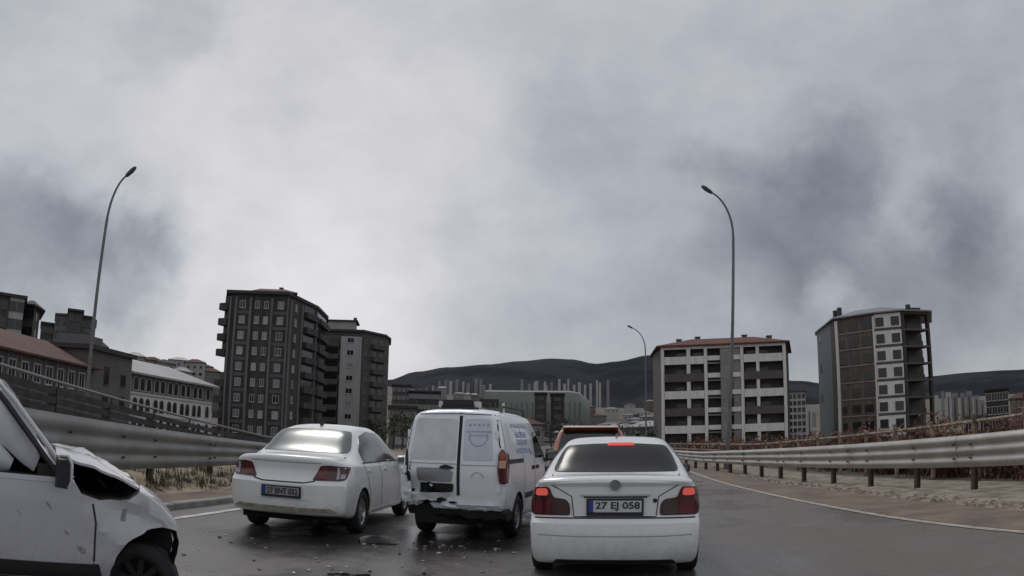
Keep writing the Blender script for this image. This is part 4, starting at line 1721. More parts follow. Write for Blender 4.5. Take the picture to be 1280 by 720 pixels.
def rounded(pts, r=.03, n=3):
    out = []
    k = len(pts)
    for i in range(k):
        p, a, c = Vector(pts[i]), Vector(pts[i - 1]), Vector(pts[(i + 1) % k])
        ra = min(r, (a - p).length * .45)
        rc = min(r, (c - p).length * .45)
        s, e = p + (a - p).normalized() * ra, p + (c - p).normalized() * rc
        for q in range(n + 1):
            t_ = q / n
            out.append(s * (1 - t_) ** 2 + p * 2 * t_ * (1 - t_) + e * t_ ** 2)
    return out


def patch(bvh, pts, frame, name, m, parent, off=.007, step=.035, skirt=.02, smooth=True, **kw):
    """a panel that follows the body surface: outline drawn in one view, laid on the shell, with an edge turned in"""
    mk, d = FR[frame]
    bm = bmesh.new()
    vs = [bm.verts.new((p[0], p[1], 0)) for p in pts]
    bm.faces.new(vs)
    for ax in (0, 1):
        lo, hi = min(p[ax] for p in pts), max(p[ax] for p in pts)
        q = math.ceil(lo / step) * step
        while q < hi:
            co = [0, 0, 0]
            no = [0, 0, 0]
            co[ax], no[ax] = q, 1
            if q - lo > .004 and hi - q > .004:
                bmesh.ops.bisect_plane(bm, geom=bm.verts[:] + bm.edges[:] + bm.faces[:], plane_co=co, plane_no=no, dist=.0005)
            q += step
    nrm = {}
    for v in bm.verts:
        o_ = mk(v.co.x, v.co.y)
        hit, no, _i, _d = bvh.ray_cast(o_, d)
        if hit is None:
            hit, no, _i, _d = bvh.find_nearest(o_ + d * 3.2)
        if no.dot(d) > 0:
            no = -no
        v.co = hit + no * off
        nrm[v] = no
    be = [e for e in bm.edges if e.is_boundary]
    ret = bmesh.ops.extrude_edge_only(bm, edges=be)
    bm.normal_update()
    for v in [g_ for g_ in ret['geom'] if isinstance(g_, bmesh.types.BMVert)]:
        src = min(nrm, key=lambda s: (s.co - v.co).length_squared)
        v.co = v.co - nrm[src] * (off + skirt)
    bmesh.ops.recalc_face_normals(bm, faces=bm.faces)
    me = bpy.data.meshes.new(name)
    bm.to_mesh(me)
    bm.free()
    me.materials.append(m)
    # face outward
    c = Vector((0, 0, 0))
    tot = 0
    for p in me.polygons:
        c += p.normal * p.area
    if c.dot(d) > 0:
        me.flip_normals()
    if smooth:
        me.polygons.foreach_set('use_smooth', [True] * len(me.polygons))
        me.set_sharp_from_angle(angle=R(35))
    return link(name, me, parent, **kw)


def seam(bvh, path, frame, name, parent, w_=.014, m=None, off=.003):
    """thin ribbon along a line drawn on the shell (panel gap, trim strip)"""
    pts = []
    for i in range(len(path) - 1):
        a, c = Vector(path[i]), Vector(path[i + 1])
        n = max(1, int((c - a).length / .06))
        pts += [a.lerp(c, k / n) for k in range(n)]
    pts.append(Vector(path[-1]))
    left, right = [], []
    for i, p in enumerate(pts):
        t_ = (pts[min(i + 1, len(pts) - 1)] - pts[max(i - 1, 0)]).normalized()
        nn = Vector((-t_.y, t_.x)) * w_ / 2
        left.append(p + nn)
        right.append(p - nn)
    mk, d = FR[frame]
    vs = []
    for p in left + right:
        o_ = mk(p.x, p.y)
        hit, no, _i, _d = bvh.ray_cast(o_, d)
        if hit is None:
            hit, no, _i, _d = bvh.find_nearest(o_ + d * 3.2)
        if no.dot(d) > 0:
            no = -no
        vs.append(hit + no * off)
    n = len(pts)
    mb = MB()
    mb.add(vs, [(i, i + 1, n + i + 1, n + i) for i in range(n - 1)])
    return mb.build(name, m or M_seam, parent)


def surf(bvh, a, c, frame):
    mk, d = FR[frame]
    hit, no, _i, _d = bvh.ray_cast(mk(a, c), d)
    if no.dot(d) > 0:
        no = -no
    return hit, no


def stick(me, bvh, a, c, frame, name, parent, off=.004, squash=True):
    """lay flat print (a text mesh standing in x-z, reading from -y) on the shell"""
    mk, d = FR[frame]
    me = me.copy()
    for v in me.vertices:
        if frame == 'rear':
            o_ = mk(a + v.co.x, c + v.co.z)
        else:                                    # 'right': text runs towards the front
            o_ = mk(a + v.co.x, c + v.co.z)
        hit, no, _i, _d = bvh.ray_cast(o_, d)
        if hit is None:
            hit, no, _i, _d = bvh.find_nearest(o_ + d * 3.2)
        if no.dot(d) > 0:
            no = -no
        v.co = hit + no * (off + max(0, -v.co.y))
    return link(name, me, parent)


def wheel(parent, x, y, z, r, wd, side, spokes=7, rim_m=None, turn=0.0, label=None):
    """tyre with a rim as its sub-part"""
    h = wd / 2
    mb = MB()
    prof = [(-h * .82, r * .62), (-h, r * .72), (-h, r * .88), (-h * .86, r * .975), (-h * .55, r), (h * .55, r), (h * .86, r * .975), (h, r * .88), (h, r * .72), (h * .82, r * .62)]
    mb.lathe_x(prof, 32)
    me = mb.mesh('wheel', M_rubber, smooth=30)
    o = link('wheel', me, parent, (x, y, z))
    o.rotation_euler.z = turn
    mb = MB()
    s = side
    mb.lathe_x([(-h * .8 * s, r * .64), (h * .7 * s, r * .66), (h * .8 * s, r * .62), (h * .62 * s, r * .58), (h * .2 * s, r * .55)], 32)
    for k in range(spokes):
        a = 2 * math.pi * k / spokes
        ca, sa = math.cos(a), math.sin(a)
        wa, wb_ = r * .075, r * .055
        vs = []
        for (rr, ww, xx) in ((r * .08, wa, h * .62), (r * .60, wb_ * 1.3, h * .66)):
            for sg in (-1, 1):
                for dx in (0, -.03):
                    vs.append(((xx + dx) * s, rr * ca - sg * ww * sa, rr * sa + sg * ww * ca))
        mb.add(vs, [(0, 2, 6, 4), (0, 4, 5, 1), (2, 3, 7, 6), (1, 5, 7, 3), (0, 1, 3, 2), (4, 6, 7, 5)])
    mb.lathe_x([(h * .3 * s, r * .17), (h * .70 * s, r * .15), (h * .74 * s, r * .05), (h * .74 * s, .001)], 20)
    mb.build('rim', rim_m or M_alloy, o, smooth=30, fix=True)
    mb = MB()
    mb.lathe_x([(h * .1 * s, r * .56), (h * .1 * s, .001)], 24)
    mb.build('brake_disc', M_dark, o)
    return o


def plate(parent, bvh_hit, no_y, z, wd, h, text, dark=False, size=None, tilt=0.0, x=0.0):
    """licence plate: black frame, white sheet, blue band, characters"""
    base = bvh_hit
    me = MB()
    me.box(-wd / 2, wd / 2, -.018, .03, -h / 2, h / 2)
    o = me.build('licence_plate', M_black, parent)
    o.location = (x, base - .004, z)
    o.rotation_euler.x = tilt
    fr = .035
    mb = MB()
    lo = -h / 2 + h * .2
    mb.box(-wd / 2 + fr * .6, wd / 2 - fr * .6, -.0215, -.0181, lo, h / 2 - h * .12)
    mb.build('plate_sheet', M_plateg if dark else M_plate, o)
    mb = MB()
    mb.box(-wd / 2 + fr * .6, -wd / 2 + fr * .6 + .045, -.0235, -.0216, lo, h / 2 - h * .12)
    mb.build('plate_band', M_tr, o)
    tm = text_mesh(text, h * .62 if size is None else size, True, .78)
    tm.materials.append(M_ink)
    # fit the text to the sheet
    x0, x1 = min(v.co.x for v in tm.vertices), max(v.co.x for v in tm.vertices)
    want = wd - fr * 1.2 - .08
    k = want / (x1 - x0)
    zc = (lo + h / 2 - h * .12) / 2
    z0, z1 = min(v.co.z for v in tm.vertices), max(v.co.z for v in tm.vertices)
    kz = (h * .54) / (z1 - z0)
    for v in tm.vertices:
        v.co = Vector(((v.co.x - (x0 + x1) / 2) * k + .025, v.co.y - .0225, (v.co.z - (z0 + z1) / 2) * kz + zc))
    link('plate_lettering', tm, o, kind='stuff')
    return o


def mirror(parent, x, y, z, side, m, s=1.0):
    mb = MB()
    pr = [(0, .62), (.05, .95), (.12, 1.0), (.16, .75)]
    vs = []
    for (dy, k) in pr:
        for (a, c) in ((-.1, -.07), (.1, -.06), (.11, .05), (.06, .08), (-.07, .075), (-.11, .03)):
            vs.append((side * (.11 + a * k) * s + x, y + dy * s, z + c * k * s))
    fs = [(k * 6 + i, k * 6 + (i + 1) % 6, (k + 1) * 6 + (i + 1) % 6, (k + 1) * 6 + i) for k in range(3) for i in range(6)] + [tuple(range(5, -1, -1)), tuple(18 + i for i in range(6))]
    mb.add(vs, fs)
    mb.box(x - .06 if side > 0 else x - .05, x + .05 if side > 0 else x + .06, y + .04, y + .10, z - .08 * s, z - .03 * s)
    o = mb.build('mirror', m, parent, smooth=30, fix=True)
    mb = MB()
    k = .55
    mb.add([(side * (.11 + a * k) * s + x, y - .002, z + c * k * s) for (a, c) in ((-.1, -.07), (.1, -.06), (.11, .05), (.06, .08), (-.07, .075), (-.11, .03))], [(0, 1, 2, 3, 4, 5)])
    mb.build('mirror_glass', M_sglass, o)
    return o


def flip(pts):
    return [(-a, c) for a, c in pts]


def underbody(parent, L, W, z0, z1, y0=.25, y1=None):
    mb = MB()
    y1 = y1 or L - .3
    mb.box(-W * .78, W * .78, y0, y1, z0, z1)
    mb.tube([(W * .5, .12, z0 + .02), (W * .5, 1.2, z0 + .02)], .035, 10)
    return mb.build('underbody', M_dark, parent)


# ================= white saloon straight ahead
bmw = thing('saloon_car', 'white saloon car with lit brake lights directly ahead, nearest in the lane', 'car', (1.0, 6.83, 0), -.155, 'white saloon cars')
S = dict(L=4.42, crown=.03,
         zb=[(0, .165), (.5, .19), (3.6, .19), (4.42, .23)],
         zt=[(0, 1.015), (.1, 1.045), (.3, 1.045), (.56, 1.04), (1.20, 1.375), (1.6, 1.43), (2.15, 1.435), (2.65, 1.375), (3.3, 1.01), (3.9, .92), (4.25, .80), (4.42, .66)],
         zs=[(0, .945), (.5, .955), (1.6, .95), (3.2, .92), (3.9, .84), (4.42, .58)],
         wm=[(0, .825), (.4, .85), (1, .86), (3.5, .86), (4.42, .83)],
         ws=[(0, .765), (.5, .80), (1.2, .815), (3.2, .81), (4.42, .73)],
         wt=[(0, .735), (.5, .715), (.75, .67), (1.25, .605), (1.8, .60), (2.3, .60), (2.7, .62), (3.3, .71), (4.42, .62)],
         rear=[(.15, .13), (.22, .06), (.32, .015), (.42, .0), (.56, .0), (.595, .03), (.625, .10), (.80, .105), (.93, .105), (.985, .075), (1.03, .08)],
         front=[(.2, .1), (.4, .0), (.6, .04), (.9, .2)], plan_r=.12, plan_p=4.6, plan_f=.3,
         arches=[(.80, .315, .345), (3.52, .315, .345)])
body, bv = cut_body('body', S, [M_white, M_dark], bmw)
rw = rounded([(-.665, 1.055), (.665, 1.055), (.615, 1.20), (.545, 1.325), (.25, 1.345), (0, 1.348), (-.25, 1.345), (-.545, 1.325), (-.615, 1.20)], .05)
patch(bv, rw, 'rear', 'rear_window', M_tint, bmw)
lt = rounded([(.43, .655), (.81, .65), (.815, .80), (.79, .925), (.64, .935), (.60, .828), (.475, .815), (.435, .765)], .035)
for f in (0, 1):
    pts = flip(lt)[::-1] if f else lt
    tl = patch(bv, pts, 'rear', 'tail_light', M_redd, bmw, step=.03, off=.012)
    up = rounded([(.645, .845), (.77, .845), (.76, .915), (.655, .918)], .03)
    patch(bv, flip(up)[::-1] if f else up, 'rear', 'brake_lamp', M_lit, tl, off=.018, step=.03, skirt=.012)
    lo = rounded([(.45, .668), (.605, .668), (.605, .805), (.47, .80)], .02)
    patch(bv, flip(lo)[::-1] if f else lo, 'rear', 'indicator_lens', mat('smoked_lens', (.05, .018, .02), .2, coat=.5), tl, off=.018, step=.03, skirt=.012)
    lo = rounded([(.62, .668), (.79, .668), (.785, .80), (.62, .808)], .02)
    patch(bv, flip(lo)[::-1] if f else lo, 'rear', 'tail_lens', M_red, tl, off=.018, step=.03, skirt=.012)
hb = patch(bv, rounded([(-.10, 1.322), (.20, 1.322), (.185, 1.352), (-.085, 1.352)], .012), 'rear', 'high_brake_light', M_lit2, bmw, off=.012, step=.05)
# boot lid gap, plate handle, bumper crease, trim
seam(bv, [(-.66, 1.03), (-.61, .95), (-.42, .84), (-.395, .645), (.395, .645), (.42, .84), (.61, .95), (.66, 1.03)], 'rear', 'boot_gap', bmw, .009)
patch(bv, rounded([(-.33, .845), (.34, .845), (.345, .865), (-.335, .865)], .008), 'rear', 'boot_handle', M_chrome, bmw, off=.014, step=.06)
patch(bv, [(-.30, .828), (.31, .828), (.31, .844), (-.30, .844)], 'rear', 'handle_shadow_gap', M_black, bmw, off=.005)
seam(bv, [(-.78, .628), (-.3, .632), (.3, .632), (.78, .628)], 'rear', 'bumper_gap', bmw, .012)
h_, n_ = surf(bv, 0, .76, 'rear')
plate(bmw, h_.y, 0, .74, .55, .165, '27 EJ 058')
mb = MB()
mb.tube([(0, -.012, 0), (0, .02, 0)], .052, 24)
o = mb.build('boot_badge', mat('dull_badge_grey', (.20, .20, .205), .6, var=.2, vscale=30), bmw, smooth=30)
h_, n_ = surf(bv, 0.0, .955, 'rear')
o.location = (0.0, h_.y - .012, .955)
mb = MB()
mb.tube([(0, -.006, 0), (0, .02, 0)], .022, 14)
o = mb.build('boot_lock', M_black, bmw)
h_, n_ = surf(bv, .385, .80, 'rear')
o.location = (.385, h_.y - .001, .80)
seam(bv, [(-.74, .47), (-.4, .462), (.4, .462), (.74, .47)], 'rear', 'bumper_crease', bmw, .010, mat('crease_grey', (.35, .35, .35), .6))
patch(bv, rounded([(-.60, .185), (.60, .185), (.56, .225), (-.56, .225)], .015), 'rear', 'bumper_grille', M_black, bmw, off=.008, step=.03)
for sd in ('right', 'left'):
    sw = rounded([(.98, .985), (1.38, 1.25), (1.75, 1.335), (2.5, 1.31), (3.05, .99)], .05)
    patch(bv, sw, sd, 'side_window', M_glass, bmw)
    seam(bv, [(1.92, 1.33), (1.92, .98)], sd, 'door_pillar', bmw, .06, M_black)
    seam(bv, [(1.93, .97), (1.95, .3)], sd, 'door_gap', bmw)
    seam(bv, [(3.0, .97), (3.02, .3)], sd, 'door_gap', bmw)
    seam(bv, [(1.06, .95), (1.2, .62), (1.28, .35)], sd, 'door_gap', bmw)
    for yy in (1.15, 2.05):
        patch(bv, rounded([(yy, .835), (yy + .18, .835), (yy + .18, .87), (yy, .87)], .012), sd, 'door_handle', M_white, bmw, off=.025)
    seam(bv, [(.98, .972), (2.0, .985), (3.05, .97)], sd, 'window_trim', bmw, .02, M_black)
mirror(bmw, .79, 2.72, 1.0, 1, M_black, .85)
mirror(bmw, -.79, 2.72, 1.0, -1, M_black, .85)
for yy in (.80, 3.52):
    for sd in (-1, 1):
        wheel(bmw, sd * .755, yy, .315, .315, .205, sd, 5)
underbody(bmw, 4.42, .84, .17, .4)
mb = MB()
mb.add([(-.02, 1.45, 1.39), (.02, 1.45, 1.39), (.02, 1.60, 1.40), (-.02, 1.60, 1.40), (-.008, 1.44, 1.455), (.008, 1.44, 1.455)], [(0, 1, 5, 4), (1, 2, 5), (2, 3, 4, 5), (3, 0, 4), (0, 3, 2, 1)])
mb.build('roof_aerial', mat('faded_orange_plastic', (.45, .25, .15), .5), bmw, fix=True)
fr = rounded([(-.60, .99), (.60, .99), (.53, 1.33), (-.53, 1.33)], .05)
patch(bv, fr, 'front', 'windscreen', M_glass, bmw)
for f in (0, 1):
    pts = rounded([(.42, .60), (.76, .58), (.78, .70), (.46, .72)], .03)
    patch(bv, flip(pts)[::-1] if f else pts, 'front', 'headlight', M_clear, bmw)

# ================= white saloon turned aside on the left
sed = thing('saloon_car', 'white saloon with a dirty plate and unlit lights, angled on the left beside the guardrail', 'car', (-2.98, 9.2, 0), -.085, 'white saloon cars')
S = dict(L=4.44, crown=.04,
         zb=[(0, .30), (.5, .24), (3.6, .20), (4.44, .24)],
         zt=[(0, 1.06), (.1, 1.09), (.35, 1.09), (.60, 1.10), (1.30, 1.47), (1.85, 1.545), (2.3, 1.54), (2.75, 1.46), (3.5, 1.06), (4.1, .94), (4.44, .68)],
         zs=[(0, .94), (.5, .98), (1.6, .965), (3.3, .93), (4.0, .86), (4.44, .58)],
         wm=[(0, .85), (.4, .874), (1, .874), (3.5, .874), (4.44, .82)],
         ws=[(0, .79), (.5, .82), (1.2, .82), (3.2, .82), (4.44, .72)],
         wt=[(0, .73), (.5, .71), (.8, .66), (1.3, .60), (1.9, .59), (2.4, .59), (2.8, .61), (3.4, .71), (4.44, .6)],
         rear=[(.2, .10), (.34, .02), (.45, .0), (.70, .0), (.74, .03), (.78, .07), (.90, .10), (1.00, .085), (1.08, .06)],
         front=[(.2, .1), (.4, .0), (.6, .04), (.9, .2)], plan_r=.22, plan_p=3.0, plan_f=.3,
         arches=[(.95, .31, .345), (3.6, .31, .345)])
body, bv = cut_body('body', S, [M_white2, M_dark], sed)
rw = rounded([(-.66, 1.125), (.66, 1.125), (.615, 1.28), (.55, 1.43), (.25, 1.455), (-.25, 1.455), (-.55, 1.43), (-.615, 1.28)], .05)
patch(bv, rw, 'rear', 'rear_window', M_sglass, sed)
lt = rounded([(.40, .765), (.78, .77), (.825, .80), (.83, .955), (.62, .975), (.50, .965)], .03)
for f in (0, 1):
    tl = patch(bv, flip(lt)[::-1] if f else lt, 'rear', 'tail_light', M_redd, sed, step=.03)
    lo = rounded([(.70, .785), (.735, .787), (.74, .95), (.705, .955)], .012)
    patch(bv, flip(lo)[::-1] if f else lo, 'rear', 'reversing_lens', M_clear, tl, off=.018, step=.03, skirt=.012)
    lo = rounded([(.745, .79), (.80, .80), (.805, .86), (.75, .86)], .012)
    patch(bv, flip(lo)[::-1] if f else lo, 'rear', 'reversing_lens', M_clear, tl, off=.018, step=.03, skirt=.012)
    lo = rounded([(.44, .785), (.58, .785), (.60, .95), (.52, .95)], .015)
    patch(bv, flip(lo)[::-1] if f else lo, 'rear', 'tail_lens', M_red, tl, off=.018, step=.03, skirt=.012)
seam(bv, [(-.66, 1.07), (-.63, .965), (-.43, .755), (-.30, .728), (.30, .728), (.43, .755), (.63, .965), (.66, 1.07)], 'rear', 'boot_gap', sed, .016)
patch(bv, rounded([(-.50, .985), (.50, .985), (.52, 1.0), (-.52, 1.0)], .005), 'rear', 'boot_crease', mat('crease_grey', (.35, .35, .35), .6), sed, off=.002)
patch(bv, rounded([(-.40, .50), (.40, .50), (.42, .70), (-.42, .70)], .03), 'rear', 'plate_recess', M_white2, sed, off=.006, skirt=.01)
h_, n_ = surf(bv, 0, .60, 'rear')
plate(sed, h_.y - .008, 0, .60, .56, .155, '27 BNT 032', dark=True)
patch(bv, rounded([(-.74, .355), (.74, .355), (.66, .405), (-.66, .405)], .02), 'rear', 'bumper_lip', mat('dirty_cream_trim', (.42, .38, .30), .6, var=.5, vscale=8), sed, off=.02)
for sd in ('right', 'left'):
    sw = rounded([(1.10, 1.0), (1.08, 1.15), (1.42, 1.37), (1.85, 1.445), (2.5, 1.42), (3.2, 1.0)], .07)
    patch(bv, sw, sd, 'side_window', M_glass, sed)
    seam(bv, [(1.93, 1.44), (1.90, 1.0)], sd, 'door_pillar', sed, .07, M_black)
    seam(bv, [(1.90, .985), (1.94, .3)], sd, 'door_gap', sed)
    seam(bv, [(3.0, .98), (3.05, .3)], sd, 'door_gap', sed)
    seam(bv, [(1.05, .98), (1.22, .66), (1.34, .35)], sd, 'door_gap', sed)
    for yy in (1.2, 2.08):
        patch(bv, rounded([(yy, .865), (yy + .17, .865), (yy + .17, .90), (yy, .90)], .012), sd, 'door_handle', M_white2, sed, off=.028)
    seam(bv, [(1.02, .992), (2.0, .992), (3.2, .988)], sd, 'window_trim', sed, .018, M_black)
    patch(bv, [(1.36, .26), (3.2, .25), (3.2, .30), (1.36, .31)], sd, 'sill_trim', M_white2, sed, off=.018)
mirror(sed, .84, 2.78, 1.0, 1, M_white2, 1.1)
mirror(sed, -.84, 2.78, 1.0, -1, M_white2, 1.1)
for yy in (.95, 3.6):
    for sd in (-1, 1):
        wheel(sed, sd * .755, yy, .31, .31, .2, sd, 8)
underbody(sed, 4.44, .87, .2, .42)
mb = MB()
mb.add([(-.02, 1.5, 1.50), (.02, 1.5, 1.50), (.02, 1.60, 1.51), (-.02, 1.60, 1.51), (-.008, 1.48, 1.575), (.008, 1.48, 1.575)], [(0, 1, 5, 4), (1, 2, 5), (2, 3, 4, 5), (3, 0, 4), (0, 3, 2, 1)])
mb.build('roof_aerial', M_black, sed, fix=True)
patch(bv, rounded([(-.60, 1.03), (.60, 1.03), (.55, 1.42), (-.55, 1.42)], .05), 'front', 'windscreen', M_glass, sed)
for f in (0, 1):
    pts = rounded([(.42, .62), (.74, .60), (.76, .76), (.46, .74)], .03)
    patch(bv, flip(pts)[::-1] if f else pts, 'front', 'headlight', M_clear, sed)

# ================= white panel van with a crushed rear corner
van = thing('panel_van', 'white panel van with blue lettering and a crushed rear end, beside the angled saloon', 'van', (-.78, 9.7, 0), -.235)


def van_warp(x, y, z):
    if y < .9 and z < .95:
        k = (1 - y / .9) * sstep(.95, .45, z)
        q = sstep(.25, -.6, x)
        d = (.07 + .22 * q) * k
        n1 = abs(noise.noise(Vector((x * 5, z * 6, 2)))) * .9 + abs(noise.noise(Vector((x * 11, z * 13, 5)))) * .6 - .3
        y2 = y + d * (1 + n1) * (.35 + .65 * q)
        z2 = z + k * q * .10 * (n1 - .1) + (k * .05 * noise.noise(Vector((x * 6, 1, 1))) if z < .5 else 0)
        return x + .04 * k * q * (1 + n1), y2, z2
    return x, y, z


S = dict(L=4.1, crown=.05,
         zb=[(0, .43), (.3, .38), (.7, .26), (3.4, .22), (4.1, .26)],
         zt=[(0, 1.75), (.12, 1.795), (.5, 1.815), (1.6, 1.81), (2.2, 1.78), (2.55, 1.70), (3.25, 1.15), (3.8, 1.0), (4.1, .74)],
         zs=[(0, 1.02), (1, 1.04), (2.4, 1.02), (3.3, .97), (4.1, .62)],
         wm=[(0, .735), (.3, .75), (3.3, .75), (4.1, .70)],
         ws=[(0, .725), (.3, .74), (3.2, .735), (4.1, .62)],
         wt=[(0, .60), (.3, .615), (2.0, .61), (2.6, .58), (3.2, .62), (4.1, .52)],
         rear=[(.3, .0), (.5, .0), (.9, .0), (1.1, .01), (1.7, .10)],
         front=[(.2, .1), (.4, .0), (.6, .04), (.9, .15)], plan_r=.07, plan_p=6, plan_f=.25,
         arches=[(.84, .30, .345), (3.3, .30, .345)], warp=van_warp)
body, bv = cut_body('body', S, [M_van, M_dark], van, smooth=28)
X0 = .10                                   # the gap between the unequal doors
seam(bv, [(X0, 1.745), (X0, 1.3), (X0 - .005, .62)], 'rear', 'door_gap', van, .045)
seam(bv, [(-.585, 1.71), (-.645, 1.3), (-.68, 1.0), (-.68, .6)], 'rear', 'door_gap', van, .012)
seam(bv, [(.585, 1.71), (.645, 1.32), (.66, 1.27)], 'rear', 'door_gap', van, .014)
seam(bv, [(-.56, 1.715), (0, 1.73), (.56, 1.715)], 'rear', 'door_gap', van, .012)
o = patch(bv, rounded([(-.60, 1.10), (.055, 1.10), (.055, 1.66), (-.53, 1.66)], .05), 'rear', 'blanked_door_window', M_silver, van, off=.006)
patch(bv, rounded([(.155, 1.10), (.575, 1.10), (.52, 1.66), (.155, 1.66)], .05), 'rear', 'blanked_door_window', mat('blanked_panel_blue_white', (.62, .65, .72), .35, var=.08, vscale=3), van, off=.006)
seam(bv, [(-.66, 1.045), (X0 - .03, 1.045)], 'rear', 'door_crease', van, .012, mat('crease_grey', (.35, .35, .35), .6))
seam(bv, [(X0 + .03, 1.035), (.62, 1.035)], 'rear', 'door_crease', van, .012, mat('crease_grey', (.35, .35, .35), .6))
# door handle, plate recess and the bent, half-hanging plate in the left door
patch(bv, rounded([(-.17, .985), (.0, .975), (.04, 1.0), (-.02, 1.02), (-.08, 1.035), (-.15, 1.015)], .012), 'rear', 'door_handle', M_black, van, off=.025)
patch(bv, rounded([(-.50, .80), (.0, .80), (.03, .93), (-.08, .99), (-.5, .985)], .02), 'rear', 'plate_recess', mat('recess_grey', (.30, .30, .31), .6), van, off=.004)
rp = patch(bv, rounded([(-.50, .63), (.02, .67), (.03, .78), (-.48, .775)], .02), 'rear', 'plate_panel', M_black, van, off=.012)
mb = MB()
h_, n_ = surf(bv, -.30, .74, 'rear')
mb.tube([(-.30, h_.y - .03, .75), (-.30, h_.y + .01, .75)], .022, 10)
mb.build('plate_lamp', mat('plate_lamp_glass', (.7, .7, .75), .2), rp)
# light units
lt = rounded([(.625, .98), (.66, .80), (.735, .79), (.752, 1.0), (.742, 1.2), (.70, 1.26), (.645, 1.20)], .02)


def lens_block(pts, y0, y1, name, m, parent, inset=.012):
    """solid lamp unit: outline in rear view, drawn out along y with a softened front rim"""
    pts = [Vector(p) for p in pts]
    c = sum(pts, Vector((0, 0))) / len(pts)
    n = len(pts)
    mb = MB()
    vs = []
    for (yy, k) in ((y1, 1.0), (y0 + inset, 1.0), (y0, .86)):
        for p in pts:
            q = c + (p - c) * k
            vs.append((q.x, yy + .10 * max(0, q.x - .64), q.y))
    mb.add(vs, [(j * n + i, j * n + (i + 1) % n, (j + 1) * n + (i + 1) % n, (j + 1) * n + i) for j in range(2) for i in range(n)] + [tuple(2 * n + i for i in range(n)), tuple(range(n - 1, -1, -1))])
    return mb.build(name, m, parent, smooth=35, fix=True)


tl = lens_block(rounded([(.635, .97), (.665, .80), (.745, .79), (.762, 1.0), (.752, 1.2), (.70, 1.27), (.65, 1.20)], .025), -.012, .16, 'tail_light', M_red, van)
lens_block(rounded([(.655, 1.0), (.752, 1.0), (.752, 1.11), (.655, 1.11)], .015), -.022, .17, 'reversing_lens', mat('amber_white_lens', (.62, .36, .26), .2, coat=.4), tl)
lens_block(rounded([(.665, 1.125), (.75, 1.125), (.725, 1.215), (.675, 1.21)], .015), -.021, .168, 'indicator_lens', mat('orange_red_lens', (.42, .10, .05), .2, coat=.4), tl)
patch(bv, flip(lt)[::-1], 'rear', 'broken_light_housing', M_black, van, step=.04, off=.004)
# crash beam, torn bumper, crumpled skin along the lower rear
mb = MB()
n = 22
vs = []
for i in range(n + 1):
    x = -.74 + 1.46 * i / n
    s_ = noise.noise(Vector((x * 3.1, .4, 7)))
    yb = .16 + .14 * sstep(.2, -.7, x) + .09 * s_ + .1 * (abs(x) / .75) ** 4
    zc = .40 - .035 * sstep(-.2, .7, x) + .03 * noise.noise(Vector((x * 6, 2, 3)))
    hh = .10 + .07 * noise.noise(Vector((x * 5, 9, 3))) + .03 * noise.noise(Vector((x * 17, 9, 8)))
    for (dy, dz) in ((-.03, hh), (-.09, hh * .4), (-.07, -hh * .6), (.0, -hh * 1.2), (.28, -hh), (.28, hh)):
        vs.append((x, yb + dy, zc + dz))
mb.add(vs, [(k * 6 + i, (k + 1) * 6 + i, (k + 1) * 6 + (i + 1) % 6, k * 6 + (i + 1) % 6) for k in range(n) for i in range(6)] + [tuple(range(5, -1, -1)), tuple(n * 6 + i for i in range(6))])
mb.build('torn_bumper', M_black, van, smooth=30, fix=True)


def crumple(name, x0, x1, z0, z1, y0, amp, m, seed, nx=14, nz_=6, jag=.05):
    mb = MB()
    vs = []
    for j in range(nz_ + 1):
        for i in range(nx + 1):
            x = x0 + (x1 - x0) * i / nx
            z = z0 + (z1 - z0) * j / nz_
            k = noise.noise(Vector((x * 7, z * 9, seed))) + .6 * noise.noise(Vector((x * 17, z * 19, seed + 4)))
            e = jag * noise.noise(Vector((x * 14, seed, 2))) if j == 0 else 0
            vs.append((x, y0 + amp * k + .05 * (1 - j / nz_), z + e + amp * .3 * k))
    mb.add(vs, [(j * (nx + 1) + i, j * (nx + 1) + i + 1, (j + 1) * (nx + 1) + i + 1, (j + 1) * (nx + 1) + i) for j in range(nz_) for i in range(nx)])
    vs2 = [(x, y + .006, z) for x, y, z in vs]
    mb.add(vs2, [(j * (nx + 1) + i, (j + 1) * (nx + 1) + i, (j + 1) * (nx + 1) + i + 1, j * (nx + 1) + i + 1) for j in range(nz_) for i in range(nx)])
    return mb.build(name, m, van, smooth=25)


crumple('crumpled_skin', -.70, .06, .53, .64, .06, .03, M_van, 3.0, jag=.06)
crumple('crumpled_door_edge', .07, .68, .43, .50, .0, .008, M_van, 8.0, jag=.02)
crumple('crumpled_corner_skin', -.745, -.60, .50, 1.0, .04, .035, M_van, 12.0, nx=5, nz_=12, jag=.05)
random.seed(31)
for (a, c, r1, r2) in ((-.58, .56, .09, .035), (-.40, .535, .12, .03), (-.20, .55, .10, .035), (-.655, .70, .03, .10), (-.62, .86, .02, .08), (.02, .525, .06, .014)):
    n = 13
    pts = [(a + r1 * math.cos(2 * math.pi * k / n) * random.uniform(.6, 1.25), c + r2 * math.sin(2 * math.pi * k / n) * random.uniform(.5, 1.4)) for k in range(n)]
    patch(bv, pts, 'rear', 'torn_gap', M_dark, van, off=.03, skirt=.03, step=.03)
for (a, c) in ((-.70, 1.45), (-.73, .95), (.655, 1.45), (.69, .72)):
    h_, n_ = surf(bv, a * .93, c, 'rear')
    mb = MB()
    mb.box(a * .93 - .022, a * .93 + .022, h_.y - .018, h_.y + .02, c - .05, c + .05)
    mb.build('door_hinge', M_van, van)
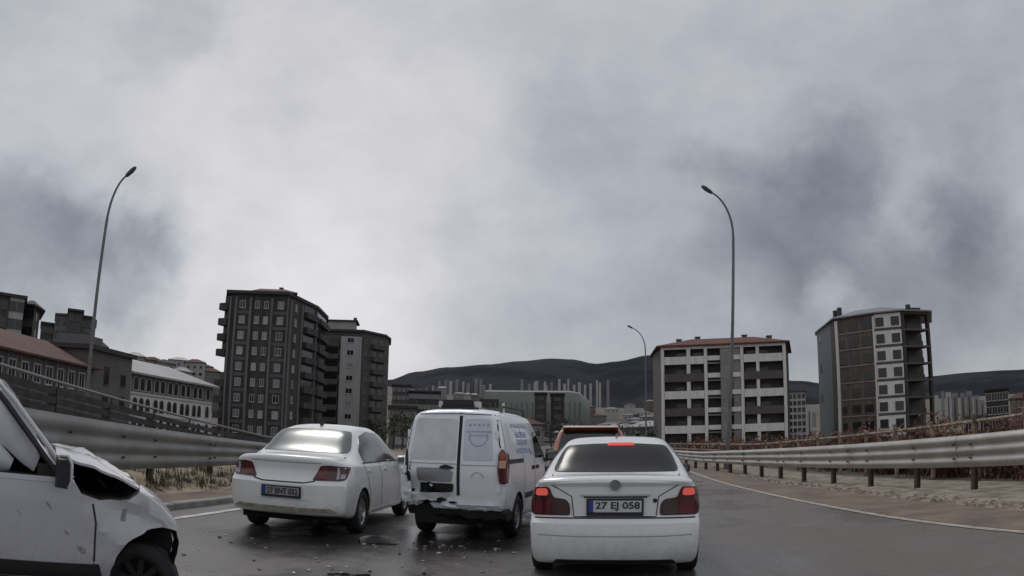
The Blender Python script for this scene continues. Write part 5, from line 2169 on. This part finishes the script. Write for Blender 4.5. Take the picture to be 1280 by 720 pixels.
# roof bar lamp
rl = MB()
rl.box(-.26, .22, .30, .52, 1.79, 1.855)
rl.box(-.23, .19, .28, .54, 1.856, 1.93)
o = rl.build('roof_light_bar', mat('black_light_bar', (.015, .015, .017), .3), van)
for x in (-.275, .235):
    mb = MB()
    mb.box(x - .03, x + .03, .32, .50, 1.83, 1.91)
    mb.build('end_cap', mat('light_bar_cap', (.55, .55, .55), .4), o)
for sx in (-1, 1):
    mb = MB()
    mb.tube([(sx * .54, .55, 1.77), (sx * .54, .62, 1.85), (sx * .54, 1.9, 1.85), (sx * .54, 2.0, 1.76)], .016, 8)
    mb.build('roof_rail', M_black, van, smooth=True)
mb = MB()
mb.box(.44, .475, .98, 1.02, 1.74, 1.92)
mb.build('roof_aerial', mat('light_bar_cap', (.55, .55, .55), .4), van)
for sd in ('right', 'left'):
    seam(bv, [(.20, 1.66), (.18, 1.2)], sd, 'body_seam', van, .012)
    patch(bv, rounded([(.22, 1.055), (1.15, 1.055), (1.15, 1.115), (.22, 1.115)], .01), sd, 'sliding_door_track', M_black, van, off=.004)
    sw = rounded([(2.02, 1.10), (2.06, 1.52), (2.42, 1.50), (3.02, 1.10)], .06)
    patch(bv, sw, sd, 'cab_window', M_glass, van)
    seam(bv, [(1.96, 1.66), (1.94, 1.1), (1.97, .35)], sd, 'door_gap', van)
    seam(bv, [(2.98, 1.08), (3.0, .35)], sd, 'door_gap', van)
    seam(bv, [(1.18, 1.62), (1.18, .35)], sd, 'door_gap', van, .01)
    for yy in (1.72, 2.03):
        patch(bv, rounded([(yy, .93), (yy + .16, .93), (yy + .16, .99), (yy, .99)], .015), sd, 'door_handle', M_black, van, off=.022)
    patch(bv, rounded([(1.25, .52), (2.95, .52), (2.95, .60), (1.25, .60)], .02), sd, 'side_moulding', M_black, van, off=.015)
mirror(van, .74, 2.72, 1.12, 1, M_black, 1.25)
mirror(van, -.74, 2.72, 1.12, -1, M_black, 1.25)
patch(bv, rounded([(-.56, 1.14), (.56, 1.14), (.50, 1.62), (-.50, 1.62)], .06), 'front', 'windscreen', M_glass, van)
for f in (0, 1):
    pts = rounded([(.38, .66), (.62, .64), (.64, .86), (.44, .80)], .03)
    patch(bv, flip(pts)[::-1] if f else pts, 'front', 'headlight', M_clear, van)
for yy in (.84, 3.3):
    for sd in (-1, 1):
        wheel(van, sd * .64, yy, .30, .30, .19, sd, 6, rim_m=mat('steel_rim', (.30, .30, .31), .5, .5))
underbody(van, 4.1, .75, .2, .44, .22)


# blue print: three lines on the side, a ring emblem on the right rear door
def glyph_line(a0, c0, n, gw, gh, rng, m, name):
    """a line of short upright letter-like strokes, as blurred as the photograph shows them"""
    mb = MB()
    x = 0
    for k in range(n):
        wdt = gw * rng.uniform(.75, 1.1)
        st = gw * .26
        mb.box(x, x + st, -.002, 0, 0, gh)
        kind = rng.randrange(4)
        if kind != 2:
            mb.box(x + st, x + wdt, -.002, 0, gh * .82, gh)
        if kind != 1:
            mb.box(x + st, x + wdt * .9, -.002, 0, gh * .42, gh * .58)
        if kind != 3:
            mb.box(x + st, x + wdt, -.002, 0, 0, gh * .18)
        if kind == 0:
            mb.box(x + wdt - st * .6, x + wdt, -.002, 0, gh * .18, gh * .42)
        x += wdt + gw * .35
    me = mb.mesh('lettering', m)
    return stick(me, bv, a0, c0, 'right', name, van, off=.003)


rg = random.Random(4)
glyph_line(.62, 1.56, 12, .075, .05, rg, M_pale, 'lettering')
glyph_line(.86, 1.42, 7, .09, .085, rg, M_blue, 'lettering')
glyph_line(.90, 1.315, 6, .095, .075, rg, M_blue, 'lettering')
glyph_line(.80, 1.19, 9, .085, .07, rg, M_blue, 'lettering')
glyph_line(1.72, 1.16, 2, .07, .07, rg, mat('faded_red_print', (.55, .30, .28), .5), 'lettering')
mb = MB()
n = 40
for (r0, r1, a0, a1) in ((.118, .135, -200, 20),):
    k0 = len(mb.v)
    vs = []
    for i in range(n + 1):
        a = R(a0 + (a1 - a0) * i / n)
        vs += [(r0 * math.cos(a), 0, r0 * math.sin(a)), (r1 * math.cos(a), 0, r1 * math.sin(a))]
    mb.add(vs, [(2 * i, 2 * i + 1, 2 * i + 3, 2 * i + 2) for i in range(n)])
mb.box(-.17, .17, -.001, 0, .055, .08)
for k in range(5):
    mb.box(-.14 + k * .062, -.11 + k * .062, -.001, 0, .14 + .01 * (k % 2), .175)
for k in range(7):
    mb.box(-.12 + k * .036, -.10 + k * .036, -.001, 0, .005, .03)
stick(mb.mesh('ring_emblem', M_pale), bv, .36, 1.42, 'rear', 'ring_emblem', van, off=.009)
mb = MB()
vs = []
for i in range(25):
    a = R(180 * i / 24)
    vs += [(.075 * math.cos(a), 0, .075 * math.sin(a)), (.088 * math.cos(a), 0, .088 * math.sin(a))]
mb.add(vs, [(2 * i, 2 * i + 1, 2 * i + 3, 2 * i + 2) for i in range(24)])
stick(mb.mesh('door_emblem', mat('grey_badge_outline', (.45, .46, .48), .5)), bv, .36, .86, 'rear', 'door_emblem', van, off=.006)

# ================= orange car ahead of the white saloon
ora = thing('hatchback_car', 'orange hatchback mostly hidden in front of the nearest white saloon', 'car', (1.62, 14.55, 0), -.12)
S = dict(L=4.25, crown=.035,
         zb=[(0, .32), (.5, .24), (3.5, .22), (4.25, .28)],
         zt=[(0, 1.20), (.10, 1.30), (.34, 1.60), (.5, 1.665), (1.2, 1.69), (2.0, 1.68), (2.5, 1.60), (3.2, 1.15), (3.8, 1.05), (4.25, .78)],
         zs=[(0, 1.02), (1, 1.03), (3.2, 1.0), (4.25, .68)],
         wm=[(0, .85), (.4, .89), (3.5, .89), (4.25, .83)],
         ws=[(0, .80), (.4, .84), (3.2, .83), (4.25, .72)],
         wt=[(0, .72), (.3, .655), (.6, .64), (2.2, .62), (2.6, .64), (3.2, .72), (4.25, .6)],
         rear=[(.3, .04), (.45, .0), (.7, .0), (.8, .05), (1.2, .08)],
         front=[(.2, .1), (.4, .0), (.6, .04), (.9, .15)], plan_r=.16, plan_f=.25,
         arches=[(.80, .33, .37), (3.4, .33, .37)])
body, bv = cut_body('body', S, [M_orange, M_dark], ora)
patch(bv, rounded([(-.68, 1.13), (.68, 1.13), (.58, 1.585), (-.58, 1.585)], .06), 'rear', 'rear_window', M_glass, ora)
mb = MB()
mb.add([(-.60, .36, 1.62), (.60, .36, 1.62), (.60, .62, 1.655), (-.60, .62, 1.655), (-.55, .24, 1.645), (.55, .24, 1.645), (.58, .64, 1.69), (-.58, .64, 1.69)],
       [(0, 3, 2, 1), (4, 5, 6, 7), (0, 1, 5, 4), (1, 2, 6, 5), (2, 3, 7, 6), (3, 0, 4, 7)])
mb.build('roof_spoiler', M_orange, ora)
for f in (0, 1):
    lt = rounded([(.60, .86), (.84, .86), (.83, 1.10), (.66, 1.10)], .04)
    patch(bv, flip(lt)[::-1] if f else lt, 'rear', 'tail_light', M_red, ora, step=.05)
    mb = MB()
    sx = -1 if f else 1
    mb.tube([(sx * .60, .62, 1.67), (sx * .60, .70, 1.725), (sx * .60, 2.1, 1.72), (sx * .60, 2.2, 1.66)], .02, 8)
    mb.build('roof_rail', M_black, ora, smooth=True)
seam(bv, [(-.72, 1.1), (-.60, .72), (.60, .72), (.72, 1.1)], 'rear', 'tailgate_gap', ora)
patch(bv, rounded([(-.80, .34), (.80, .34), (.80, .50), (-.80, .50)], .03), 'rear', 'bumper_trim', M_black, ora, off=.01)
h_, n_ = surf(bv, 0, .85, 'rear')
mb = MB()
mb.box(-.27, .27, h_.y - .02, h_.y + .01, .79, .91)
mb.build('licence_plate', M_plate, ora)
for sd in ('right', 'left'):
    patch(bv, rounded([(.55, 1.08), (.62, 1.40), (1.1, 1.53), (2.4, 1.50), (3.05, 1.08)], .06), sd, 'side_window', M_glass, ora)
    seam(bv, [(1.75, 1.52), (1.75, 1.08)], sd, 'door_pillar', ora, .07, M_black)
    seam(bv, [(1.75, 1.06), (1.78, .35)], sd, 'door_gap', ora)
    patch(bv, rounded([(1.3, .27), (3.0, .27), (3.0, .38), (1.3, .38)], .02), sd, 'sill_trim', M_black, ora, off=.01)
mirror(ora, .86, 2.72, 1.12, 1, M_black, 1.1)
mirror(ora, -.86, 2.72, 1.12, -1, M_black, 1.1)
patch(bv, rounded([(-.62, 1.16), (.62, 1.16), (.56, 1.56), (-.56, 1.56)], .06), 'front', 'windscreen', M_glass, ora)
for yy in (.80, 3.4):
    for sd in (-1, 1):
        wheel(ora, sd * .76, yy, .33, .33, .21, sd, 6)
underbody(ora, 4.25, .89, .22, .46)

# ================= wrecked white van at the left picture edge
YAW = R(51)
wv = thing('wrecked_van', 'wrecked white van with buckled bonnet, torn wing and blown airbags at the left', 'van', (-5.38, 3.05, 0), -YAW)


def wreck_warp(x, y, z):
    k = sstep(2.75, 3.5, y)
    n1 = noise.noise(Vector((x * 3, y * 4, z * 4))) * .5 + noise.noise(Vector((x * 9, y * 9, z * 9))) * .25
    return x + .05 * k * n1, y + .05 * k * n1, z + .035 * k * n1


S = dict(L=3.46, crown=.04,
         zb=[(0, .36), (.5, .30), (3.46, .30)],
         zt=[(0, 1.68), (.15, 1.72), (1.4, 1.73), (1.85, 1.69), (2.12, 1.60), (2.64, 1.04), (3.0, 1.0), (3.28, .93), (3.46, .72)],
         zs=[(0, .98), (2.0, .965), (2.8, .96), (3.15, .93), (3.33, .85), (3.46, .66)],
         wm=[(0, .84), (.3, .85), (3.2, .85), (3.46, .83)],
         ws=[(0, .82), (.3, .835), (3.0, .83), (3.46, .79)],
         wt=[(0, .64), (1.9, .64), (2.2, .665), (2.64, .775), (3.0, .775), (3.46, .72)],
         rear=[(.3, .0), (1.7, .08)], front=[(.3, .02), (.6, .0), (.9, .04)], plan_r=.08, plan_p=5, plan_f=.05,
         arches=[(.70, .31, .36), (3.30, .31, .37)], warp=wreck_warp)


def wreck_post(c):
    k = sstep(2.55, 3.25, c.y) * sstep(.2, .6, c.x)
    n1 = abs(noise.noise(Vector((c.y * 3.6 + c.z * 2.5, c.z * 3.2, 5)))) + .5 * abs(noise.noise(Vector((c.y * 9, c.z * 8, 8))))
    dent = max(0, 1 - ((c.y - 3.02) / .22) ** 2 - ((c.z - .80) / .20) ** 2)
    return Vector((c.x - k * (.085 * n1 + .055 * dent) , c.y - .03 * k * n1, c.z + .03 * k * (n1 - .25)))


S['post'] = wreck_post
# cab cavity cut in behind the side window, and a second one under the buckled bonnet
wo_ = [(1.20, .985), (2.555, .985), (2.08, 1.535), (1.20, 1.60)]


def prism_x(outline, x0, x1):
    n = len(outline)
    vv = [(x0, a, c) for a, c in outline] + [(x1, a, c) for a, c in outline]
    return vv, [tuple(range(n - 1, -1, -1)), tuple(range(n, 2 * n))] + [(i, (i + 1) % n, (i + 1) % n + n, i + n) for i in range(n)]


cav = prism_x(wo_, .06, 1.3)
eng = prism_x([(2.66, .985), (2.72, .89), (2.86, .845), (3.06, .86), (3.20, .955), (3.22, 1.3), (2.66, 1.3)], -.62, 1.2)
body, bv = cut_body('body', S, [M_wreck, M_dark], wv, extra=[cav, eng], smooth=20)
# window frame, pillar trim
mb = MB()
q = [(.85, 2.655, .985), (.80, 2.47, 1.20), (.745, 2.25, 1.44), (.70, 2.11, 1.565), (.675, 1.8, 1.635), (.665, 1.2, 1.665)]
mb.tube(q, [.016, .018, .018, .018, .016, .016], 8)
mb.build('pillar_trim', mat('pale_pillar_trim', (.55, .55, .57), .35), wv, smooth=True)
mb = MB()
q = [(.85, 2.575, .985), (.80, 2.39, 1.20), (.745, 2.175, 1.44), (.71, 2.06, 1.545), (.69, 1.8, 1.595), (.68, 1.2, 1.62)]
mb.tube(q, .02, 8)
mb.build('door_seal', M_black, wv, smooth=True)
# blown curtain and front airbags, steering wheel, dashboard in the cab


def pillow(name, pts, parent, m, r):
    mb = MB()
    P_ = [Vector(p) for p in pts]
    vs = []
    n = 14
    for i, p in enumerate(P_):
        for k in range(n):
            a = 2 * math.pi * k / n
            rr = r[i]
            wob_ = 1 + .13 * noise.noise(Vector((p.y * 5, a * 1.3, p.z * 4)))
            vs.append((p.x + rr[0] * math.cos(a) * wob_, p.y + rr[1] * math.sin(a) * .4 * wob_, p.z + rr[1] * math.sin(a) * wob_))
    fs = []
    for i in range(len(P_) - 1):
        for k in range(n):
            k2 = (k + 1) % n
            fs.append((i * n + k, i * n + k2, (i + 1) * n + k2, (i + 1) * n + k))
    fs += [tuple(range(n - 1, -1, -1)), tuple((len(P_) - 1) * n + k for k in range(n))]
    mb.add(vs, fs)
    return mb.build(name, m, parent, smooth=True, fix=True)


pillow('curtain_airbag', [(.62, 1.2, 1.42), (.64, 1.6, 1.42), (.66, 1.9, 1.40), (.67, 2.10, 1.36), (.68, 2.24, 1.27), (.69, 2.35, 1.16), (.70, 2.42, 1.06)], wv, M_bag, [(.07, .15), (.08, .18), (.08, .17), (.08, .15), (.07, .13), (.06, .11), (.03, .06)])
pillow('side_airbag', [(.60, 1.3, 1.10), (.62, 1.7, 1.12), (.64, 1.95, 1.10), (.66, 2.12, 1.07), (.67, 2.24, 1.03)], wv, M_bag, [(.10, .22), (.12, .20), (.11, .15), (.08, .10), (.04, .04)])
pillow('front_airbag', [(.40, 2.02, 1.02), (.40, 2.12, 1.14), (.40, 2.20, 1.22), (.40, 2.26, 1.30)], wv, M_bag, [(.16, .14), (.20, .18), (.17, .14), (.08, .06)])
mb = MB()
ringp = []
for i in range(25):
    a = 2 * math.pi * i / 24
    ringp.append((.36 + .18 * math.cos(a), 2.34 + .06 * math.sin(a), 1.09 + .17 * math.sin(a)))
mb.tube(ringp, .016, 7, cap=False)
mb.build('steering_wheel', M_black, wv, smooth=True)
mb = MB()
mb.box(.08, .78, 2.42, 2.60, .96, 1.06)
mb.build('dashboard', M_black, wv)
# mirror in its housing
mb = MB()
vs = []
for (x, k) in ((.85, .62), (.93, 1.0), (1.02, .98), (1.07, .8)):
    for (a, c) in ((-.07, -.115), (.06, -.125), (.085, -.06), (.085, .08), (.05, .12), (-.06, .115)):
        vs.append((x, 2.575 + a * k * .62, 1.035 + c * k * .85))
mb.add(vs, [(k * 6 + i, k * 6 + (i + 1) % 6, (k + 1) * 6 + (i + 1) % 6, (k + 1) * 6 + i) for k in range(3) for i in range(6)] + [tuple(range(5, -1, -1)), tuple(18 + i for i in range(6))])
o = mb.build('mirror', M_black, wv, smooth=30, fix=True)
mb = MB()
mb.tube([(1.05, 2.61, .94), (1.06, 2.632, .98), (1.06, 2.634, 1.09), (1.04, 2.61, 1.138), (1.02, 2.56, 1.138)], .010, 6)
mb.build('mirror_rim', mat('pale_pillar_trim', (.55, .55, .57), .35), o, smooth=True)
# buckled bonnet sheet, risen off the wings
mb = MB()
vs = []
nxb, nyb = 16, 12
for j in range(nyb + 1):
    for i in range(nxb + 1):
        q, s_ = i / nxb, j / nyb
        x = -.80 + 1.46 * q
        y = 2.56 + .63 * s_
        fold = max(0, 1 - abs(s_ - .42) / .42)
        z = 1.165 - .20 * s_ ** 1.25 + .03 * fold - .05 * (2 * q - 1) ** 2
        z += .045 * (abs(noise.noise(Vector((x * 2.6, y * 4.1, 4)))) - .2) + .05 * max(0, .12 - abs(y - 2.86 - .2 * x)) - .02 * abs(noise.noise(Vector((x * 6, y * 5, 9)))) + .008 * noise.noise(Vector((x * 7, y * 7, 6)))
        vs.append((x, y, z))
fs = [(j * (nxb + 1) + i, j * (nxb + 1) + i + 1, (j + 1) * (nxb + 1) + i + 1, (j + 1) * (nxb + 1) + i) for j in range(nyb) for i in range(nxb)]
mb.add(vs, fs)
k0 = len(vs)
mb.add([(x, y, z - .018) for x, y, z in vs], [f[::-1] for f in fs], 1)
edge = [i for i in range(nxb + 1)] + [j * (nxb + 1) + nxb for j in range(1, nyb + 1)] + [nyb * (nxb + 1) + i for i in range(nxb - 1, -1, -1)] + [j * (nxb + 1) for j in range(nyb - 1, 0, -1)]
mb.f += [(edge[k], edge[(k + 1) % len(edge)], edge[(k + 1) % len(edge)] + k0, edge[k] + k0) for k in range(len(edge))]
mb.m += [0] * len(edge)
mb.build('bonnet', [M_wreck, M_black], wv, smooth=18)
# door gaps, sill strip, scuffs, wheel, torn liner
seam(bv, [(2.78, .955), (2.82, .70), (2.80, .34)], 'right', 'door_gap', wv, .013)
seam(bv, [(1.72, .975), (1.72, .34)], 'right', 'door_gap', wv, .013)
patch(bv, [(.9, .335), (2.86, .335), (2.84, .425), (.9, .445)], 'right', 'sill_strip', M_black, wv, off=.014)
seam(bv, [(1.0, .968), (2.64, .968)], 'right', 'window_ledge', wv, .035, M_black)
for (a, c, l, w_, ang) in ((2.50, .80, .06, .012, -.9), (2.30, .74, .04, .010, -.8), (2.62, .63, .05, .012, -.7), (2.72, .52, .08, .035, -.6)):
    pts = [(a + (l * .5 * math.cos(b_)) * math.cos(ang) - (w_ * .5 * math.sin(b_)) * math.sin(ang), c + (l * .5 * math.cos(b_)) * math.sin(ang) + (w_ * .5 * math.sin(b_)) * math.cos(ang)) for k, b_ in enumerate([2 * math.pi * z / 9 for z in range(9)])]
    patch(bv, pts, 'right', 'scuff', mat('scuff_pale', (.36, .35, .35), .7, var=.5, vscale=30), wv, off=.0025, skirt=.003)
seam(bv, [(2.98, .90), (3.03, .80), (3.01, .72)], 'right', 'wing_crease', wv, .03, mat('scuff_grey', (.22, .21, .21), .7))
wheel(wv, .64, 3.15, .28, .285, .2, 1, 9, rim_m=mat('blackened_rim', (.010, .010, .011), .8), turn=-.30)
wheel(wv, -.70, 3.28, .30, .30, .2, -1, 6)
wheel(wv, .74, .70, .30, .30, .19, 1, 6)
wheel(wv, -.74, .70, .30, .30, .19, -1, 6)
mb = MB()
vs = []
for i in range(7):
    q = i / 6
    for (x, dy) in ((.62, .0), (.76, .010)):
        vs.append((x, 3.385 + dy + .02 * math.sin(4 * q) + .015 * noise.noise(Vector((i, x, 3))), .66 - .24 * q))
mb.add(vs, [(2 * i, 2 * i + 1, 2 * i + 3, 2 * i + 2) for i in range(6)])
mb.build('torn_arch_liner', M_black, wv)
mb = MB()
mb.box(-.6, .45, 3.22, 3.36, .40, .72)
mb.box(-.74, .50, 3.30, 3.39, .42, .52)
mb.build('exposed_front_beam', M_dark, wv)
patch(bv, rounded([(-.58, 1.16), (.58, 1.16), (.54, 1.58), (-.54, 1.58)], .06), 'front', 'windscreen', M_tint, wv)
underbody(wv, 3.46, .85, .24, .46, .3, 2.8)

# ------------------------------------------------------------------ wreckage on the road
mb = MB()
vs = []
for i in range(9):
    q = i / 8
    for (dy, dz) in ((-.12, .01), (-.06, .10 + .03 * math.sin(5 * q)), (.05, .13 + .03 * math.sin(7 * q + 1)), (.14, .02)):
        vs.append((-.30 + .6 * q, dy + .06 * math.sin(3 * q), dz * (1 - .5 * abs(2 * q - 1))))
mb.add(vs, [(k * 4 + i, (k + 1) * 4 + i, (k + 1) * 4 + i + 1, k * 4 + i + 1) for k in range(8) for i in range(3)] + [(k * 4 + 3, (k + 1) * 4 + 3, (k + 1) * 4, k * 4) for k in range(8)])
o = mb.build('bumper_fragment', M_black, None, smooth=40, fix=True)
p = at(489, 671, 9.35)
o.location = (-1.66, 9.15, .003)
o.scale = (.8, .8, .9)
o.rotation_euler.z = .35
tag(o, 'black bumper fragment lying between the angled saloon and the crushed van', 'car part')
mb = MB()
for k in range(6):
    mb.box(-.2 + k * .07, -.13 + k * .07, -.012, .014, .004 + .004 * (k % 2), .02 + .006 * (k % 3))
o = mb.build('trim_strip', M_black)
o.location = (-1.55, 6.9, .001)
o.rotation_euler.z = .1
tag(o, 'thin dark strip of trim lying alone on the road near the bottom', 'car part')
random.seed(11)
for i in range(110):
    if i < 84:
        x, y = random.uniform(-3.9, .1), 5.9 + 3.2 * random.random()
    else:
        x, y = random.gauss(-1.2, .5), random.gauss(9.0, .35)
    s = random.choice([.010, .012, .014, .018, .022, .030])
    mb = MB()
    k = random.randint(4, 6)
    ring = [(s * random.uniform(.6, 1.3) * math.cos(2 * math.pi * q / k), s * random.uniform(.6, 1.3) * math.sin(2 * math.pi * q / k)) for q in range(k)]
    mb.prism(ring, 0, s * random.uniform(.25, .6))
    o = mb.build('shard', random.choice([M_shard, M_shard, M_black, M_clear]))
    o.location = (x, y, .006)
    o.rotation_euler = (random.uniform(-.2, .2), random.uniform(-.2, .2), random.uniform(0, 6.28))
    tag(o, 'tiny broken shard on the wet road around the crashed saloon and van', 'shard', 'shards scattered over the road')
